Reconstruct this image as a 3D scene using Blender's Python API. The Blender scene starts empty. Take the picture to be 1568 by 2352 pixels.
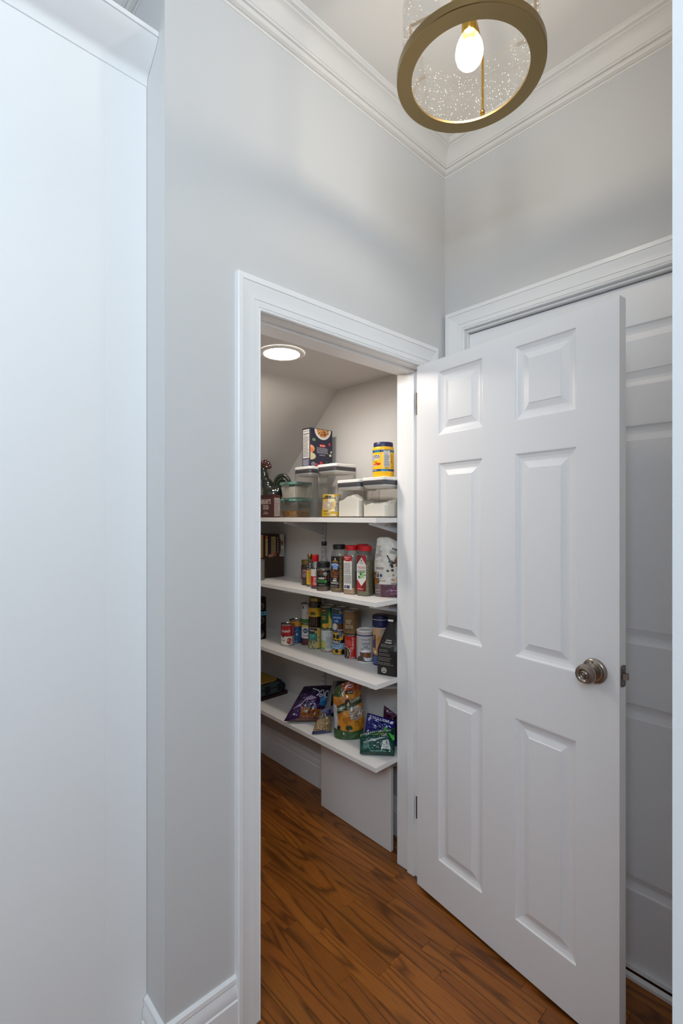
import bpy, bmesh, math, random
from mathutils import Vector, Matrix, noise
random.seed(7)
SC = bpy.context.scene
COL = SC.collection
PI = math.pi

# ------------------------------------------------------------------ camera, world, lights, exposure
cam_d = bpy.data.cameras.new('camera')
cam = bpy.data.objects.new('camera', cam_d)
COL.objects.link(cam)
CAM = Vector((-1.7258, -1.2040, 1.4541))
YAW = 43.17
cam.location = CAM
cam.rotation_euler = (math.radians(90), 0, math.radians(-YAW))
cam_d.sensor_fit = 'HORIZONTAL'
cam_d.sensor_width = 36.0
cam_d.lens = 36.0 * 1124.685 / 1568
cam_d.shift_y = (1186.726 - 1176) / 1568
cam_d.clip_start = 0.02
SC.camera = cam

world = bpy.data.worlds.new('world')
SC.world = world
world.use_nodes = True
wn = world.node_tree.nodes
wn['Background'].inputs['Color'].default_value = (0.68, 0.84, 1.0, 1)
wn['Background'].inputs['Strength'].default_value = 0.115

def area_light(name, loc, target, sx, sy, power, color):
    d = bpy.data.lights.new(name, 'AREA')
    d.shape = 'RECTANGLE'; d.size = sx; d.size_y = sy; d.energy = power; d.color = color
    o = bpy.data.objects.new(name, d); COL.objects.link(o)
    o.location = loc
    o.rotation_euler = (Vector(target) - Vector(loc)).to_track_quat('-Z', 'Y').to_euler()
    return o
# area lamp added up high for main-room daylight, behind left of camera; windows unbuilt
area_light('daylight_lamp', (-2.9, -2.0, 2.80), (-1.5, 0.0, 2.55), 1.8, 1.0, 88, (0.75, 0.885, 1.0))

SC.view_settings.view_transform = 'Standard'
SC.view_settings.look = 'None'
SC.view_settings.exposure = 0.0
SC.view_settings.gamma = 1.0
SC.view_settings.use_curve_mapping = False
SC.render.film_transparent = False
try:
    SC.cycles.max_bounces = 10; SC.cycles.diffuse_bounces = 6; SC.cycles.transparent_max_bounces = 24
    SC.cycles.caustics_reflective = False; SC.cycles.caustics_refractive = False
    SC.cycles.use_denoising = True
    SC.cycles.sample_clamp_indirect = 8
except Exception:
    pass

# ------------------------------------------------------------------ materials
def lin(c):
    return tuple((x / 12.92 if x <= 0.04045 else ((x + 0.055) / 1.055) ** 2.4) for x in c[:3])
def hx(s):
    s = s.lstrip('#')
    return tuple(int(s[i:i + 2], 16) / 255 for i in (0, 2, 4))

def new_mat(name):
    m = bpy.data.materials.new(name); m.use_nodes = True
    return m, m.node_tree.nodes, m.node_tree.links, m.node_tree.nodes['Principled BSDF']
def mat(name, rgb, rough=0.5, metal=0.0, bump=0.0, bscale=60, coat=0.0, var=0.0, stretch=None, spec=0.5):
    """procedural painted / plastic / metal surface: noise drives slight tone change and relief"""
    m, n, l, b = new_mat(name)
    b.inputs['Base Color'].default_value = (*lin(rgb), 1)
    b.inputs['Roughness'].default_value = rough
    b.inputs['Metallic'].default_value = metal
    b.inputs['Specular IOR Level'].default_value = spec
    if coat: b.inputs['Coat Weight'].default_value = coat
    tc = n.new('ShaderNodeTexCoord'); mp = n.new('ShaderNodeMapping')
    l.new(tc.outputs['Object'], mp.inputs['Vector'])
    if stretch: mp.inputs['Scale'].default_value = stretch
    nz = n.new('ShaderNodeTexNoise'); nz.inputs['Scale'].default_value = bscale; nz.inputs['Detail'].default_value = 4
    l.new(mp.outputs['Vector'], nz.inputs['Vector'])
    if var:
        mx = n.new('ShaderNodeMix'); mx.data_type = 'RGBA'
        c = lin(rgb)
        mx.inputs['A'].default_value = (*[x * (1 - var) for x in c], 1)
        mx.inputs['B'].default_value = (*[min(1, x * (1 + var)) for x in c], 1)
        l.new(nz.outputs['Fac'], mx.inputs['Factor']); l.new(mx.outputs['Result'], b.inputs['Base Color'])
    if bump:
        bp = n.new('ShaderNodeBump'); bp.inputs['Strength'].default_value = bump; bp.inputs['Distance'].default_value = 0.002
        l.new(nz.outputs['Fac'], bp.inputs['Height']); l.new(bp.outputs['Normal'], b.inputs['Normal'])
    return m
def emit(name, rgb, strength):
    m, n, l, b = new_mat(name)
    b.inputs['Base Color'].default_value = (*rgb, 1)
    b.inputs['Emission Color'].default_value = (*rgb, 1)
    b.inputs['Emission Strength'].default_value = strength
    return m
def clear(name, tint=(1, 1, 1), rough=0.03, base=0.03, edge=0.55, film=0.0):
    """thin-walled clear glass / plastic: see-through, with mirror glints growing towards grazing angles"""
    m, n, l, b = new_mat(name)
    n.remove(b)
    out = n['Material Output']
    tr = n.new('ShaderNodeBsdfTransparent'); tr.inputs['Color'].default_value = (*tint, 1)
    gl = n.new('ShaderNodeBsdfGlossy'); gl.inputs['Roughness'].default_value = rough
    lw = n.new('ShaderNodeLayerWeight'); lw.inputs['Blend'].default_value = 0.25
    mr = n.new('ShaderNodeMapRange'); mr.inputs['To Min'].default_value = base; mr.inputs['To Max'].default_value = edge
    l.new(lw.outputs['Fresnel'], mr.inputs['Value'])
    mx = n.new('ShaderNodeMixShader')
    l.new(mr.outputs['Result'], mx.inputs['Fac']); l.new(tr.outputs['BSDF'], mx.inputs[1]); l.new(gl.outputs['BSDF'], mx.inputs[2])
    last = mx
    if film:
        df = n.new('ShaderNodeBsdfDiffuse'); df.inputs['Color'].default_value = (0.85, 0.84, 0.82, 1)
        m2 = n.new('ShaderNodeMixShader'); m2.inputs['Fac'].default_value = film
        l.new(mx.outputs['Shader'], m2.inputs[1]); l.new(df.outputs['BSDF'], m2.inputs[2]); last = m2
    l.new(last.outputs['Shader'], out.inputs['Surface'])
    return m
def print_mat(name, rough=0.45, coat=0.0, bump=0.0, bscale=40):
    """printed surface: the ink colours are stored in the mesh attribute Col"""
    m, n, l, b = new_mat(name)
    a = n.new('ShaderNodeAttribute'); a.attribute_name = 'Col'
    l.new(a.outputs['Color'], b.inputs['Base Color'])
    b.inputs['Roughness'].default_value = rough
    if coat: b.inputs['Coat Weight'].default_value = coat
    if bump:
        tc = n.new('ShaderNodeTexCoord'); nz = n.new('ShaderNodeTexNoise'); nz.inputs['Scale'].default_value = bscale
        l.new(tc.outputs['Object'], nz.inputs['Vector'])
        bp = n.new('ShaderNodeBump'); bp.inputs['Strength'].default_value = bump; bp.inputs['Distance'].default_value = 0.004
        l.new(nz.outputs['Fac'], bp.inputs['Height']); l.new(bp.outputs['Normal'], b.inputs['Normal'])
    return m
def grain_mat(name, rgb, rough, direction):
    """white moulded door skin with embossed wood grain running along z or across"""
    m, n, l, b = new_mat(name)
    b.inputs['Base Color'].default_value = (*lin(rgb), 1)
    b.inputs['Roughness'].default_value = rough
    tc = n.new('ShaderNodeTexCoord'); mp = n.new('ShaderNodeMapping')
    l.new(tc.outputs['Object'], mp.inputs['Vector'])
    mp.inputs['Scale'].default_value = (330, 330, 9) if direction == 'z' else (9, 9, 330)
    nz = n.new('ShaderNodeTexNoise'); nz.inputs['Scale'].default_value = 1.0; nz.inputs['Detail'].default_value = 3
    nz.inputs['Distortion'].default_value = 0.6
    l.new(mp.outputs['Vector'], nz.inputs['Vector'])
    bp = n.new('ShaderNodeBump'); bp.inputs['Strength'].default_value = 0.16; bp.inputs['Distance'].default_value = 0.0012
    l.new(nz.outputs['Fac'], bp.inputs['Height']); l.new(bp.outputs['Normal'], b.inputs['Normal'])
    return m
def oak_mat():
    m, n, l, b = new_mat('stained_oak')
    tc = n.new('ShaderNodeTexCoord'); oi = n.new('ShaderNodeObjectInfo')
    off = n.new('ShaderNodeVectorMath'); off.operation = 'ADD'
    sc = n.new('ShaderNodeVectorMath'); sc.operation = 'SCALE'; sc.inputs['Scale'].default_value = 37.0
    cx = n.new('ShaderNodeCombineXYZ')
    l.new(oi.outputs['Random'], cx.inputs['X']); l.new(oi.outputs['Random'], cx.inputs['Y'])
    l.new(cx.outputs['Vector'], sc.inputs[0]); l.new(tc.outputs['Object'], off.inputs[0]); l.new(sc.outputs['Vector'], off.inputs[1])
    # cathedral figure: distorted rings stretched along the strip
    mp = n.new('ShaderNodeMapping'); mp.inputs['Scale'].default_value = (1.0, 0.11, 1.0)
    l.new(off.outputs['Vector'], mp.inputs['Vector'])
    n1 = n.new('ShaderNodeTexNoise'); n1.inputs['Scale'].default_value = 9; n1.inputs['Detail'].default_value = 1.5
    l.new(mp.outputs['Vector'], n1.inputs['Vector'])
    mul = n.new('ShaderNodeMath'); mul.operation = 'MULTIPLY'; mul.inputs[1].default_value = 20
    l.new(n1.outputs['Fac'], mul.inputs[0])
    fr = n.new('ShaderNodeMath'); fr.operation = 'PINGPONG'; fr.inputs[1].default_value = 1.0
    l.new(mul.outputs['Value'], fr.inputs[0])
    # pores
    mp2 = n.new('ShaderNodeMapping'); mp2.inputs['Scale'].default_value = (420, 14, 1)
    l.new(off.outputs['Vector'], mp2.inputs['Vector'])
    n2 = n.new('ShaderNodeTexNoise'); n2.inputs['Scale'].default_value = 1; n2.inputs['Detail'].default_value = 3
    l.new(mp2.outputs['Vector'], n2.inputs['Vector'])
    cr = n.new('ShaderNodeValToRGB')
    cr.color_ramp.elements[0].position = 0.0; cr.color_ramp.elements[0].color = (*lin(hx('65390f')), 1)
    cr.color_ramp.elements[1].position = 0.42; cr.color_ramp.elements[1].color = (*lin(hx('96591f')), 1)
    l.new(fr.outputs['Value'], cr.inputs['Fac'])
    m1 = n.new('ShaderNodeMix'); m1.data_type = 'RGBA'; m1.blend_type = 'MULTIPLY'; m1.inputs['Factor'].default_value = 0.5
    cr2 = n.new('ShaderNodeValToRGB'); cr2.color_ramp.elements[0].position = 0.38; cr2.color_ramp.elements[1].position = 0.56
    cr2.color_ramp.elements[0].color = (0.55, 0.5, 0.45, 1)
    l.new(n2.outputs['Fac'], cr2.inputs['Fac'])
    l.new(cr.outputs['Color'], m1.inputs['A']); l.new(cr2.outputs['Color'], m1.inputs['B'])
    m2 = n.new('ShaderNodeMix'); m2.data_type = 'RGBA'; m2.blend_type = 'MULTIPLY'; m2.inputs['Factor'].default_value = 1.0
    l.new(m1.outputs['Result'], m2.inputs['A']); l.new(oi.outputs['Color'], m2.inputs['B'])
    l.new(m2.outputs['Result'], b.inputs['Base Color'])
    b.inputs['Roughness'].default_value = 0.36
    bp = n.new('ShaderNodeBump'); bp.inputs['Strength'].default_value = 0.115; bp.inputs['Distance'].default_value = 0.001
    l.new(n2.outputs['Fac'], bp.inputs['Height']); l.new(bp.outputs['Normal'], b.inputs['Normal'])
    return m

M = {}
M['wall'] = mat('greige_wall_paint', hx('d3d2d1'), 0.75, bump=0.06, bscale=350)
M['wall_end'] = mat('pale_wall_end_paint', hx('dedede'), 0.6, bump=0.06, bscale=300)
M['ceil'] = mat('ceiling_paint', hx('f3f1ee'), 0.8, bump=0.04, bscale=300)
M['pantry_wall'] = mat('pantry_wall_paint', hx('cfcbc7'), 0.7, bump=0.08, bscale=300)
M['trim'] = mat('white_trim_enamel', hx('f2f2f2'), 0.32, bump=0.03, bscale=120)
M['crown'] = mat('crown_moulding_paint', hx('e6e3df'), 0.45, bump=0.03, bscale=120)
M['door'] = mat('white_door_enamel', hx('f3f3f5'), 0.36)
M['door_v'] = grain_mat('white_door_grain_upright', hx('f3f3f5'), 0.36, 'z')
M['door_h'] = grain_mat('white_door_grain_across', hx('f3f3f5'), 0.36, 'x')
M['cab'] = mat('white_cabinet_lacquer', hx('f0f0f0'), 0.4, bump=0.02, bscale=200)
M['shelf'] = mat('white_melamine', hx('e4e1de'), 0.45, bump=0.03, bscale=180)
M['oak'] = oak_mat()
M['subfloor'] = mat('dark_joint', hx('2a1709'), 0.7)
M['nickel'] = mat('satin_nickel', hx('9d9288'), 0.28, 1.0, bump=0.02, bscale=300)
M['nickel_dark'] = mat('brushed_steel_plate', hx('8b8885'), 0.42, 1.0)
M['hinge'] = mat('aged_hinge_steel', hx('5f564c'), 0.5, 1.0, var=0.3, bscale=80)
M['brass'] = mat('aged_brass', hx('96815a'), 0.34, 1.0, bump=0.04, bscale=500)
M['gold'] = mat('polished_brass', hx('d0a64e'), 0.18, 1.0)
M['glass'] = clear('seeded_glass', (1.0, 0.995, 0.985), 0.02, 0.025, 0.45, film=0.012)
M['seed'] = mat('glass_seed', hx('fffaf0'), 0.15, coat=0.5, bump=0.02)
M['clear'] = clear('clear_plastic', (0.985, 0.985, 0.98), 0.05, 0.035, 0.6)
M['jar_clear'] = clear('clear_jar_plastic', (0.93, 0.93, 0.92), 0.08, 0.05, 0.5, film=0.03)
M['bulb'] = emit('glowing_bulb', (1.0, 0.92, 0.81), 168)
M['bulb_glass'] = clear('bulb_envelope', (1.0, 0.96, 0.88), 0.05, 0.06, 0.7, film=0.10)
M['led'] = emit('led_diffuser', (1.0, 0.91, 0.81), 112)
M['white_pl'] = mat('white_plastic', hx('eeebe6'), 0.35, bump=0.02)
M['gasket'] = mat('grey_gasket', hx('4c4a50'), 0.55, bump=0.05)
M['flour'] = mat('flour', hx('fff6e8'), 0.95, bump=0.4, bscale=220, var=0.02)
M['print'] = print_mat('printed_paper', 0.5)
M['printg'] = print_mat('printed_gloss', 0.3, coat=0.3)
M['film'] = print_mat('printed_bag_film', 0.26, coat=0.35, bump=0.25, bscale=55)
M['matte_film'] = print_mat('matte_bag_film', 0.42, bump=0.2, bscale=60)
M['tin'] = mat('tinplate', hx('b9b6b0'), 0.25, 1.0, bump=0.03, bscale=200)
M['black_pl'] = mat('black_plastic', hx('161616'), 0.4, bump=0.05)
M['red_pl'] = mat('red_plastic', hx('c0151c'), 0.35, bump=0.05)
M['navy_pl'] = mat('navy_plastic', hx('20204e'), 0.4, bump=0.05)
M['goldlid'] = mat('gold_lid', hx('a08a52'), 0.3, 1.0, bump=0.03)
M['teal_pl'] = mat('teal_seal', hx('6ba093'), 0.5, bump=0.04)
M['standard'] = mat('white_steel_standard', hx('cfd0d2'), 0.4, bump=0.03)
M['slot'] = mat('slot_shadow', hx('191512'), 0.8)
M['green_clip'] = mat('green_clip_plastic', hx('55c145'), 0.35, bump=0.03)
def speck(name, c1, c2, scale, rough=0.9):
    m, n, l, b = new_mat(name)
    tc = n.new('ShaderNodeTexCoord'); v = n.new('ShaderNodeTexVoronoi'); v.inputs['Scale'].default_value = scale
    l.new(tc.outputs['Object'], v.inputs['Vector'])
    cr = n.new('ShaderNodeValToRGB')
    cr.color_ramp.elements[0].color = (*lin(c1), 1); cr.color_ramp.elements[1].color = (*lin(c2), 1)
    sp = n.new('ShaderNodeSeparateColor'); l.new(v.outputs['Color'], sp.inputs['Color'])
    l.new(sp.outputs['Red'], cr.inputs['Fac']); l.new(cr.outputs['Color'], b.inputs['Base Color'])
    bp = n.new('ShaderNodeBump'); bp.inputs['Strength'].default_value = 0.5; bp.inputs['Distance'].default_value = 0.003
    l.new(v.outputs['Distance'], bp.inputs['Height']); l.new(bp.outputs['Normal'], b.inputs['Normal'])
    b.inputs['Roughness'].default_value = rough
    return m
M['steakspice'] = speck('coarse_steak_spice', hx('3a2a17'), hx('b08a4c'), 330)
M['oregano'] = speck('dried_oregano', hx('54502f'), hx('98926a'), 360)
M['beige'] = speck('beige_powder', hx('b08a66'), hx('d0ac84'), 300)
M['brownspice'] = speck('brown_spice', hx('2a1a10'), hx('8a6a4a'), 330)
M['crumbs'] = speck('orange_brown_crumbs', hx('6b3c14'), hx('d8a04e'), 260)
M['nutmix'] = speck('mixed_nuts', hx('5a4026'), hx('e0c48e'), 90)
M['sauce'] = mat('dark_sauce', hx('1d120c'), 0.2, coat=0.5)
M['amber'] = mat('amber_glass', hx('2c190b'), 0.12, coat=0.6)
M['olive_oil'] = mat('olive_liquid', hx('6a5a2a'), 0.15, coat=0.5)
M['glaze'] = mat('black_green_glaze', hx('20241c'), 0.12, coat=0.8, var=0.5, bscale=30, bump=0.5)
M['glaze_red'] = mat('brown_red_glaze', hx('4a1f16'), 0.15, coat=0.7, var=0.3, bscale=40, bump=0.3)
M['glaze_tail'] = mat('olive_tail_glaze', hx('2b3222'), 0.12, coat=0.8, var=0.6, bscale=25, bump=0.3)
M['kraft'] = mat('dark_kraft_board', hx('47311f'), 0.85, bump=0.2, bscale=200, var=0.15)
M['fabric'] = mat('charcoal_fabric', hx('3d4446'), 0.95, bump=0.8, bscale=500, var=0.25)
M['strap'] = mat('black_strap', hx('101216'), 0.8, bump=0.4, bscale=400)
M['straw'] = mat('woven_straw', hx('a8822e'), 0.85, bump=0.8, bscale=300, var=0.3)
M['redboard'] = mat('dark_red_board', hx('2c1110'), 0.5)
M['rackdark'] = mat('dark_rack_metal', hx('24221f'), 0.4, 0.4)

# ------------------------------------------------------------------ object helpers
ORG = {}
def props(o, label=None, cat=None, group=None, kind=None):
    if label: o['label'] = label
    if cat: o['category'] = cat
    if group: o['group'] = group
    if kind: o['kind'] = kind
    return o
def thing(name, loc, label, cat, group=None, kind=None, rotz=0.0):
    o = bpy.data.objects.new(name, None); COL.objects.link(o)
    o.empty_display_size = 0.03
    o.location = loc; o.rotation_euler = (0, 0, rotz)
    ORG[o.name] = Vector(loc)
    return props(o, label, cat, group, kind)
def link(name, me, material, parent=None):
    o = bpy.data.objects.new(name, me); COL.objects.link(o)
    if material is not None and len(me.materials) == 0:
        for m in (material if isinstance(material, (list, tuple)) else [material]): me.materials.append(m)
    if parent: o.parent = parent
    ORG[o.name] = ORG.get(parent.name, Vector((0, 0, 0))) if parent else Vector((0, 0, 0))
    return o
class MB:
    """collects geometry in world coordinates; build() links it as ONE mesh object (re-expressed about its parent's origin)"""
    def __init__(s): s.bm = bmesh.new(); s.mi = 0
    def _new(s, geom):
        for f in geom: f.material_index = s.mi
    def box(s, x0, y0, z0, x1, y1, z1, bev=0.0, seg=1):
        r = bmesh.ops.create_cube(s.bm, size=1.0)
        vs = r['verts']
        for v in vs:
            v.co = Vector(((x0 + x1) / 2 + v.co.x * (x1 - x0), (y0 + y1) / 2 + v.co.y * (y1 - y0), (z0 + z1) / 2 + v.co.z * (z1 - z0)))
        fs = set(f for v in vs for f in v.link_faces)
        s._new(fs)
        if bev:
            es = list(set(e for v in vs for e in v.link_edges))
            bmesh.ops.bevel(s.bm, geom=es, offset=bev, segments=seg, affect='EDGES', profile=0.5)
        return s
    def quad(s, *pts):
        f = s.bm.faces.new([s.bm.verts.new(p) for p in pts]); s._new([f]); return s
    def lathe(s, c, prof, seg=32, axis=Vector((0, 0, 1)), cap0=True, cap1=True):
        """prof: list of (radius, distance along axis)"""
        axis = Vector(axis).normalized(); c = Vector(c)
        a = axis.orthogonal().normalized() if abs(axis.z) < 0.99 else Vector((1, 0, 0)); b = axis.cross(a)
        rings = []
        for r, h in prof:
            rings.append([s.bm.verts.new(c + axis * h + (a * math.cos(2 * PI * k / seg) + b * math.sin(2 * PI * k / seg)) * max(r, 1e-5)) for k in range(seg)])
        fs = []
        for i in range(len(rings) - 1):
            for k in range(seg):
                fs.append(s.bm.faces.new((rings[i][k], rings[i][(k + 1) % seg], rings[i + 1][(k + 1) % seg], rings[i + 1][k])))
        if cap0: fs.append(s.bm.faces.new(list(reversed(rings[0]))))
        if cap1: fs.append(s.bm.faces.new(rings[-1]))
        s._new(fs); return s
    def tube(s, pts, r, seg=10):
        pts = [Vector(p) for p in pts]
        rr = r if isinstance(r, (list, tuple)) else [r] * len(pts)
        rings = []; prev = None
        for i, p in enumerate(pts):
            d = (pts[min(i + 1, len(pts) - 1)] - pts[max(i - 1, 0)]).normalized()
            a = d.orthogonal().normalized() if prev is None else (prev - d * prev.dot(d)).normalized()
            prev = a; b = d.cross(a)
            rings.append([s.bm.verts.new(p + (a * math.cos(2 * PI * k / seg) + b * math.sin(2 * PI * k / seg)) * rr[i]) for k in range(seg)])
        fs = []
        for i in range(len(rings) - 1):
            for k in range(seg):
                fs.append(s.bm.faces.new((rings[i][k], rings[i][(k + 1) % seg], rings[i + 1][(k + 1) % seg], rings[i + 1][k])))
        fs.append(s.bm.faces.new(list(reversed(rings[0])))); fs.append(s.bm.faces.new(rings[-1]))
        s._new(fs); return s
    def prism(s, outline, z0, z1, top=True, bottom=True):
        lo = [s.bm.verts.new((x, y, z0)) for x, y in outline]; hi = [s.bm.verts.new((x, y, z1)) for x, y in outline]
        n = len(outline); fs = [s.bm.faces.new((lo[i], lo[(i + 1) % n], hi[(i + 1) % n], hi[i])) for i in range(n)]
        if top: fs.append(s.bm.faces.new(hi))
        if bottom: fs.append(s.bm.faces.new(list(reversed(lo))))
        s._new(fs); return s
    def loft(s, rings, close=True, cap=True):
        """rings: list of equal-length closed loops of points"""
        vr = [[s.bm.verts.new(p) for p in r] for r in rings]
        fs = []
        n = len(vr[0])
        for i in range(len(vr) - 1):
            for k in range(n if close else n - 1):
                fs.append(s.bm.faces.new((vr[i][k], vr[i][(k + 1) % n], vr[i + 1][(k + 1) % n], vr[i + 1][k])))
        if cap and close:
            fs.append(s.bm.faces.new(list(reversed(vr[0])))); fs.append(s.bm.faces.new(vr[-1]))
        s._new(fs); return s
    def ellipsoid(s, c, r, rot=None, u=20, v=14):
        m = Matrix.Translation(c) @ (rot.to_4x4() if rot else Matrix.Identity(4)) @ Matrix.Diagonal((*r, 1))
        g = bmesh.ops.create_uvsphere(s.bm, u_segments=u, v_segments=v, radius=1.0, matrix=m)
        s._new(set(f for vv in g['verts'] for f in vv.link_faces)); return s
    def build(s, name, material, parent=None, smooth=None, label=None):
        bmesh.ops.recalc_face_normals(s.bm, faces=s.bm.faces)
        off = ORG.get(parent.name, Vector((0, 0, 0))) if parent else Vector((0, 0, 0))
        if off.length: bmesh.ops.translate(s.bm, verts=s.bm.verts, vec=-off)
        me = bpy.data.meshes.new(name); s.bm.to_mesh(me); s.bm.free()
        if smooth is not None:
            me.polygons.foreach_set('use_smooth', [True] * len(me.polygons))
            try: me.set_sharp_from_angle(angle=math.radians(smooth))
            except Exception: pass
        o = link(name, me, material, parent)
        if label: o['label'] = label
        return o
def struct(o, label=None):
    return props(o, label, None, None, 'structure')
def rrect(x0, y0, x1, y1, r, n=5):
    pts = []
    for cx, cy, a0 in ((x1 - r, y1 - r, 0), (x0 + r, y1 - r, 90), (x0 + r, y0 + r, 180), (x1 - r, y0 + r, 270)):
        for k in range(n + 1):
            a = math.radians(a0 + 90 * k / n); pts.append((cx + r * math.cos(a), cy + r * math.sin(a)))
    return pts

# ------------------------------------------------------------------ printed artwork (flat ink on labels, boxes and bags)
_TXT = {}
def text_tris(s):
    if s in _TXT: return _TXT[s]
    cu = bpy.data.curves.new('t', 'FONT'); cu.body = s; cu.resolution_u = 2; cu.offset = 0.012
    ob = bpy.data.objects.new('t', cu); COL.objects.link(ob)
    dg = bpy.context.evaluated_depsgraph_get(); ev = ob.evaluated_get(dg); me = ev.to_mesh()
    me.calc_loop_triangles()
    vs = [(v.co.x, v.co.y) for v in me.vertices]; ts = [tuple(t.vertices) for t in me.loop_triangles]
    ev.to_mesh_clear(); bpy.data.objects.remove(ob); bpy.data.curves.remove(cu)
    x0 = min((v[0] for v in vs), default=0); x1 = max((v[0] for v in vs), default=1)
    y0 = min((v[1] for v in vs), default=0); y1 = max((v[1] for v in vs), default=1)
    _TXT[s] = ([((x - x0), (y - y0)) for x, y in vs], ts, x1 - x0, y1 - y0)
    return _TXT[s]
class Art:
    def __init__(s): s.v = []; s.f = []; s.c = []; s.l = []; s.layer = 0
    def _add(s, vs, fs, col):
        b = len(s.v); c = lin(col if not isinstance(col, str) else hx(col))
        for x, y in vs: s.v.append((x, y, s.layer)); s.c.append(c)
        for f in fs: s.f.append(tuple(b + i for i in f))
        s.layer += 1; return s
    def rect(s, x0, y0, x1, y1, col, nx=1, ny=1):
        vs = [(x0 + (x1 - x0) * i / nx, y0 + (y1 - y0) * j / ny) for j in range(ny + 1) for i in range(nx + 1)]
        fs = [(j * (nx + 1) + i, j * (nx + 1) + i + 1, (j + 1) * (nx + 1) + i + 1, (j + 1) * (nx + 1) + i) for j in range(ny) for i in range(nx)]
        return s._add(vs, fs, col)
    def ell(s, cx, cy, rx, ry, col, n=22, rings=3, a0=0, a1=360):
        vs = [(cx, cy)]; fs = []
        for r in range(1, rings + 1):
            for k in range(n + 1):
                a = math.radians(a0 + (a1 - a0) * k / n)
                vs.append((cx + rx * r / rings * math.cos(a), cy + ry * r / rings * math.sin(a)))
        for k in range(n): fs.append((0, 1 + k, 2 + k))
        for r in range(rings - 1):
            o = 1 + r * (n + 1)
            for k in range(n): fs.append((o + k, o + n + 1 + k, o + n + 2 + k, o + k + 1))
        return s._add(vs, fs, col)
    def poly(s, pts, col, sub=4):
        cx = sum(p[0] for p in pts) / len(pts); cy = sum(p[1] for p in pts) / len(pts)
        out = []
        for i in range(len(pts)):
            a, b = pts[i], pts[(i + 1) % len(pts)]
            for k in range(sub): out.append((a[0] + (b[0] - a[0]) * k / sub, a[1] + (b[1] - a[1]) * k / sub))
        n = len(out); vs = [(cx, cy)]; R = 3
        for r in range(1, R + 1): vs += [(cx + (x - cx) * r / R, cy + (y - cy) * r / R) for x, y in out]
        fs = [(0, 1 + k, 1 + (k + 1) % n) for k in range(n)]
        for r in range(R - 1):
            o = 1 + r * n
            fs += [(o + k, o + n + k, o + n + (k + 1) % n, o + (k + 1) % n) for k in range(n)]
        return s._add(vs, fs, col)
    def text(s, t, cx, cy, h, col, w=None, rot=0.0, shear=0.0):
        vs, ts, tw, th = text_tris(t)
        sy = h / max(th, 1e-6); sx = (w / max(tw, 1e-6)) if w else sy
        ca, sa = math.cos(rot), math.sin(rot); out = []
        for x, y in vs:
            X = (x - tw / 2) * sx + shear * (y - th / 2) * sy; Y = (y - th / 2) * sy
            out.append((cx + X * ca - Y * sa, cy + X * sa + Y * ca))
        return s._add(out, ts, col)
    def lines(s, x0, y0, x1, y1, n, col, seed=1, fill=0.5):
        """n rows of small print, each a row of word-length dashes"""
        rnd = random.Random(seed); vs = []; fs = []
        step = (y1 - y0) / n
        for i in range(n):
            y = y1 - step * (i + 0.5); h = step * fill / 2; x = x0; end = x1 - (x1 - x0) * rnd.random() * 0.25
            while x < end:
                w = (x1 - x0) * (0.05 + 0.16 * rnd.random()); xe = min(x + w, end); b = len(vs)
                vs += [(x, y - h), (xe, y - h), (xe, y + h), (x, y + h)]; fs.append((b, b + 1, b + 2, b + 3)); x = xe + (x1 - x0) * 0.03
        return s._add(vs, fs, col)
    def nutrition(s, x0, y0, x1, y1, ink='222222', paper='dedbd6', rows=9):
        w = x1 - x0; h = y1 - y0
        s.rect(x0, y0, x1, y1, paper, 3, 3)
        s.text('Nutrition Facts', (x0 + x1) / 2, y1 - h * 0.06, h * 0.05, ink, w * 0.84)
        s.rect(x0 + w * .06, y1 - h * .17, x1 - w * .06, y1 - h * .145, ink, 2, 1)
        s.text('Calories', x0 + w * .32, y1 - h * .22, h * .05, ink, w * .45)
        s.rect(x0 + w * .06, y1 - h * .285, x1 - w * .06, y1 - h * .27, ink, 2, 1)
        s.lines(x0 + w * .07, y0 + h * .3, x1 - w * .07, y1 - h * .3, rows, ink, 3, 0.42)
        s.rect(x0 + w * .06, y0 + h * .27, x1 - w * .06, y0 + h * .285, ink, 2, 1)
        return s.lines(x0 + w * .07, y0 + h * .04, x1 - w * .07, y0 + h * .25, 5, ink, 5, 0.42)
    def scatter(s, cx, cy, rx, ry, n, cols, r0, r1, seed=1):
        rnd = random.Random(seed)
        for k in range(n):
            a = rnd.random() * 2 * PI; q = math.sqrt(rnd.random())
            s.ell(cx + rx * q * math.cos(a), cy + ry * q * math.sin(a), r0 + (r1 - r0) * rnd.random(), r0 + (r1 - r0) * rnd.random(), rnd.choice(cols), 8, 1)
            s.layer -= 1
            s.layer += 0.15
        s.layer += 1
        return s
    def build(s, name, mapf, material, parent, eps=0.00035, lay=0.00006):
        off = ORG.get(parent.name, Vector((0, 0, 0)))
        me = bpy.data.meshes.new(name)
        me.from_pydata([tuple(Vector(mapf(x, y, eps + lay * L)) - off) for x, y, L in s.v], [], s.f)
        at = me.color_attributes.new('Col', 'FLOAT_COLOR', 'POINT')
        at.data.foreach_set('color', [k for c in s.c for k in (*c, 1.0)])
        me.polygons.foreach_set('use_smooth', [True] * len(me.polygons))
        me.update()
        return link(name, me, material, parent)
def cyl_map(c, r, z0, ang):
    return lambda x, y, e: (c[0] + (r + e) * math.cos(ang + x / r), c[1] + (r + e) * math.sin(ang + x / r), z0 + y)
def flat_map(o, right, up, nrm):
    o, right, up, nrm = Vector(o), Vector(right).normalized(), Vector(up).normalized(), Vector(nrm).normalized()
    return lambda x, y, e: o + right * x + up * y + nrm * e
def facing(c): return math.atan2(CAM.y - c[1], CAM.x - c[0])

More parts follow.
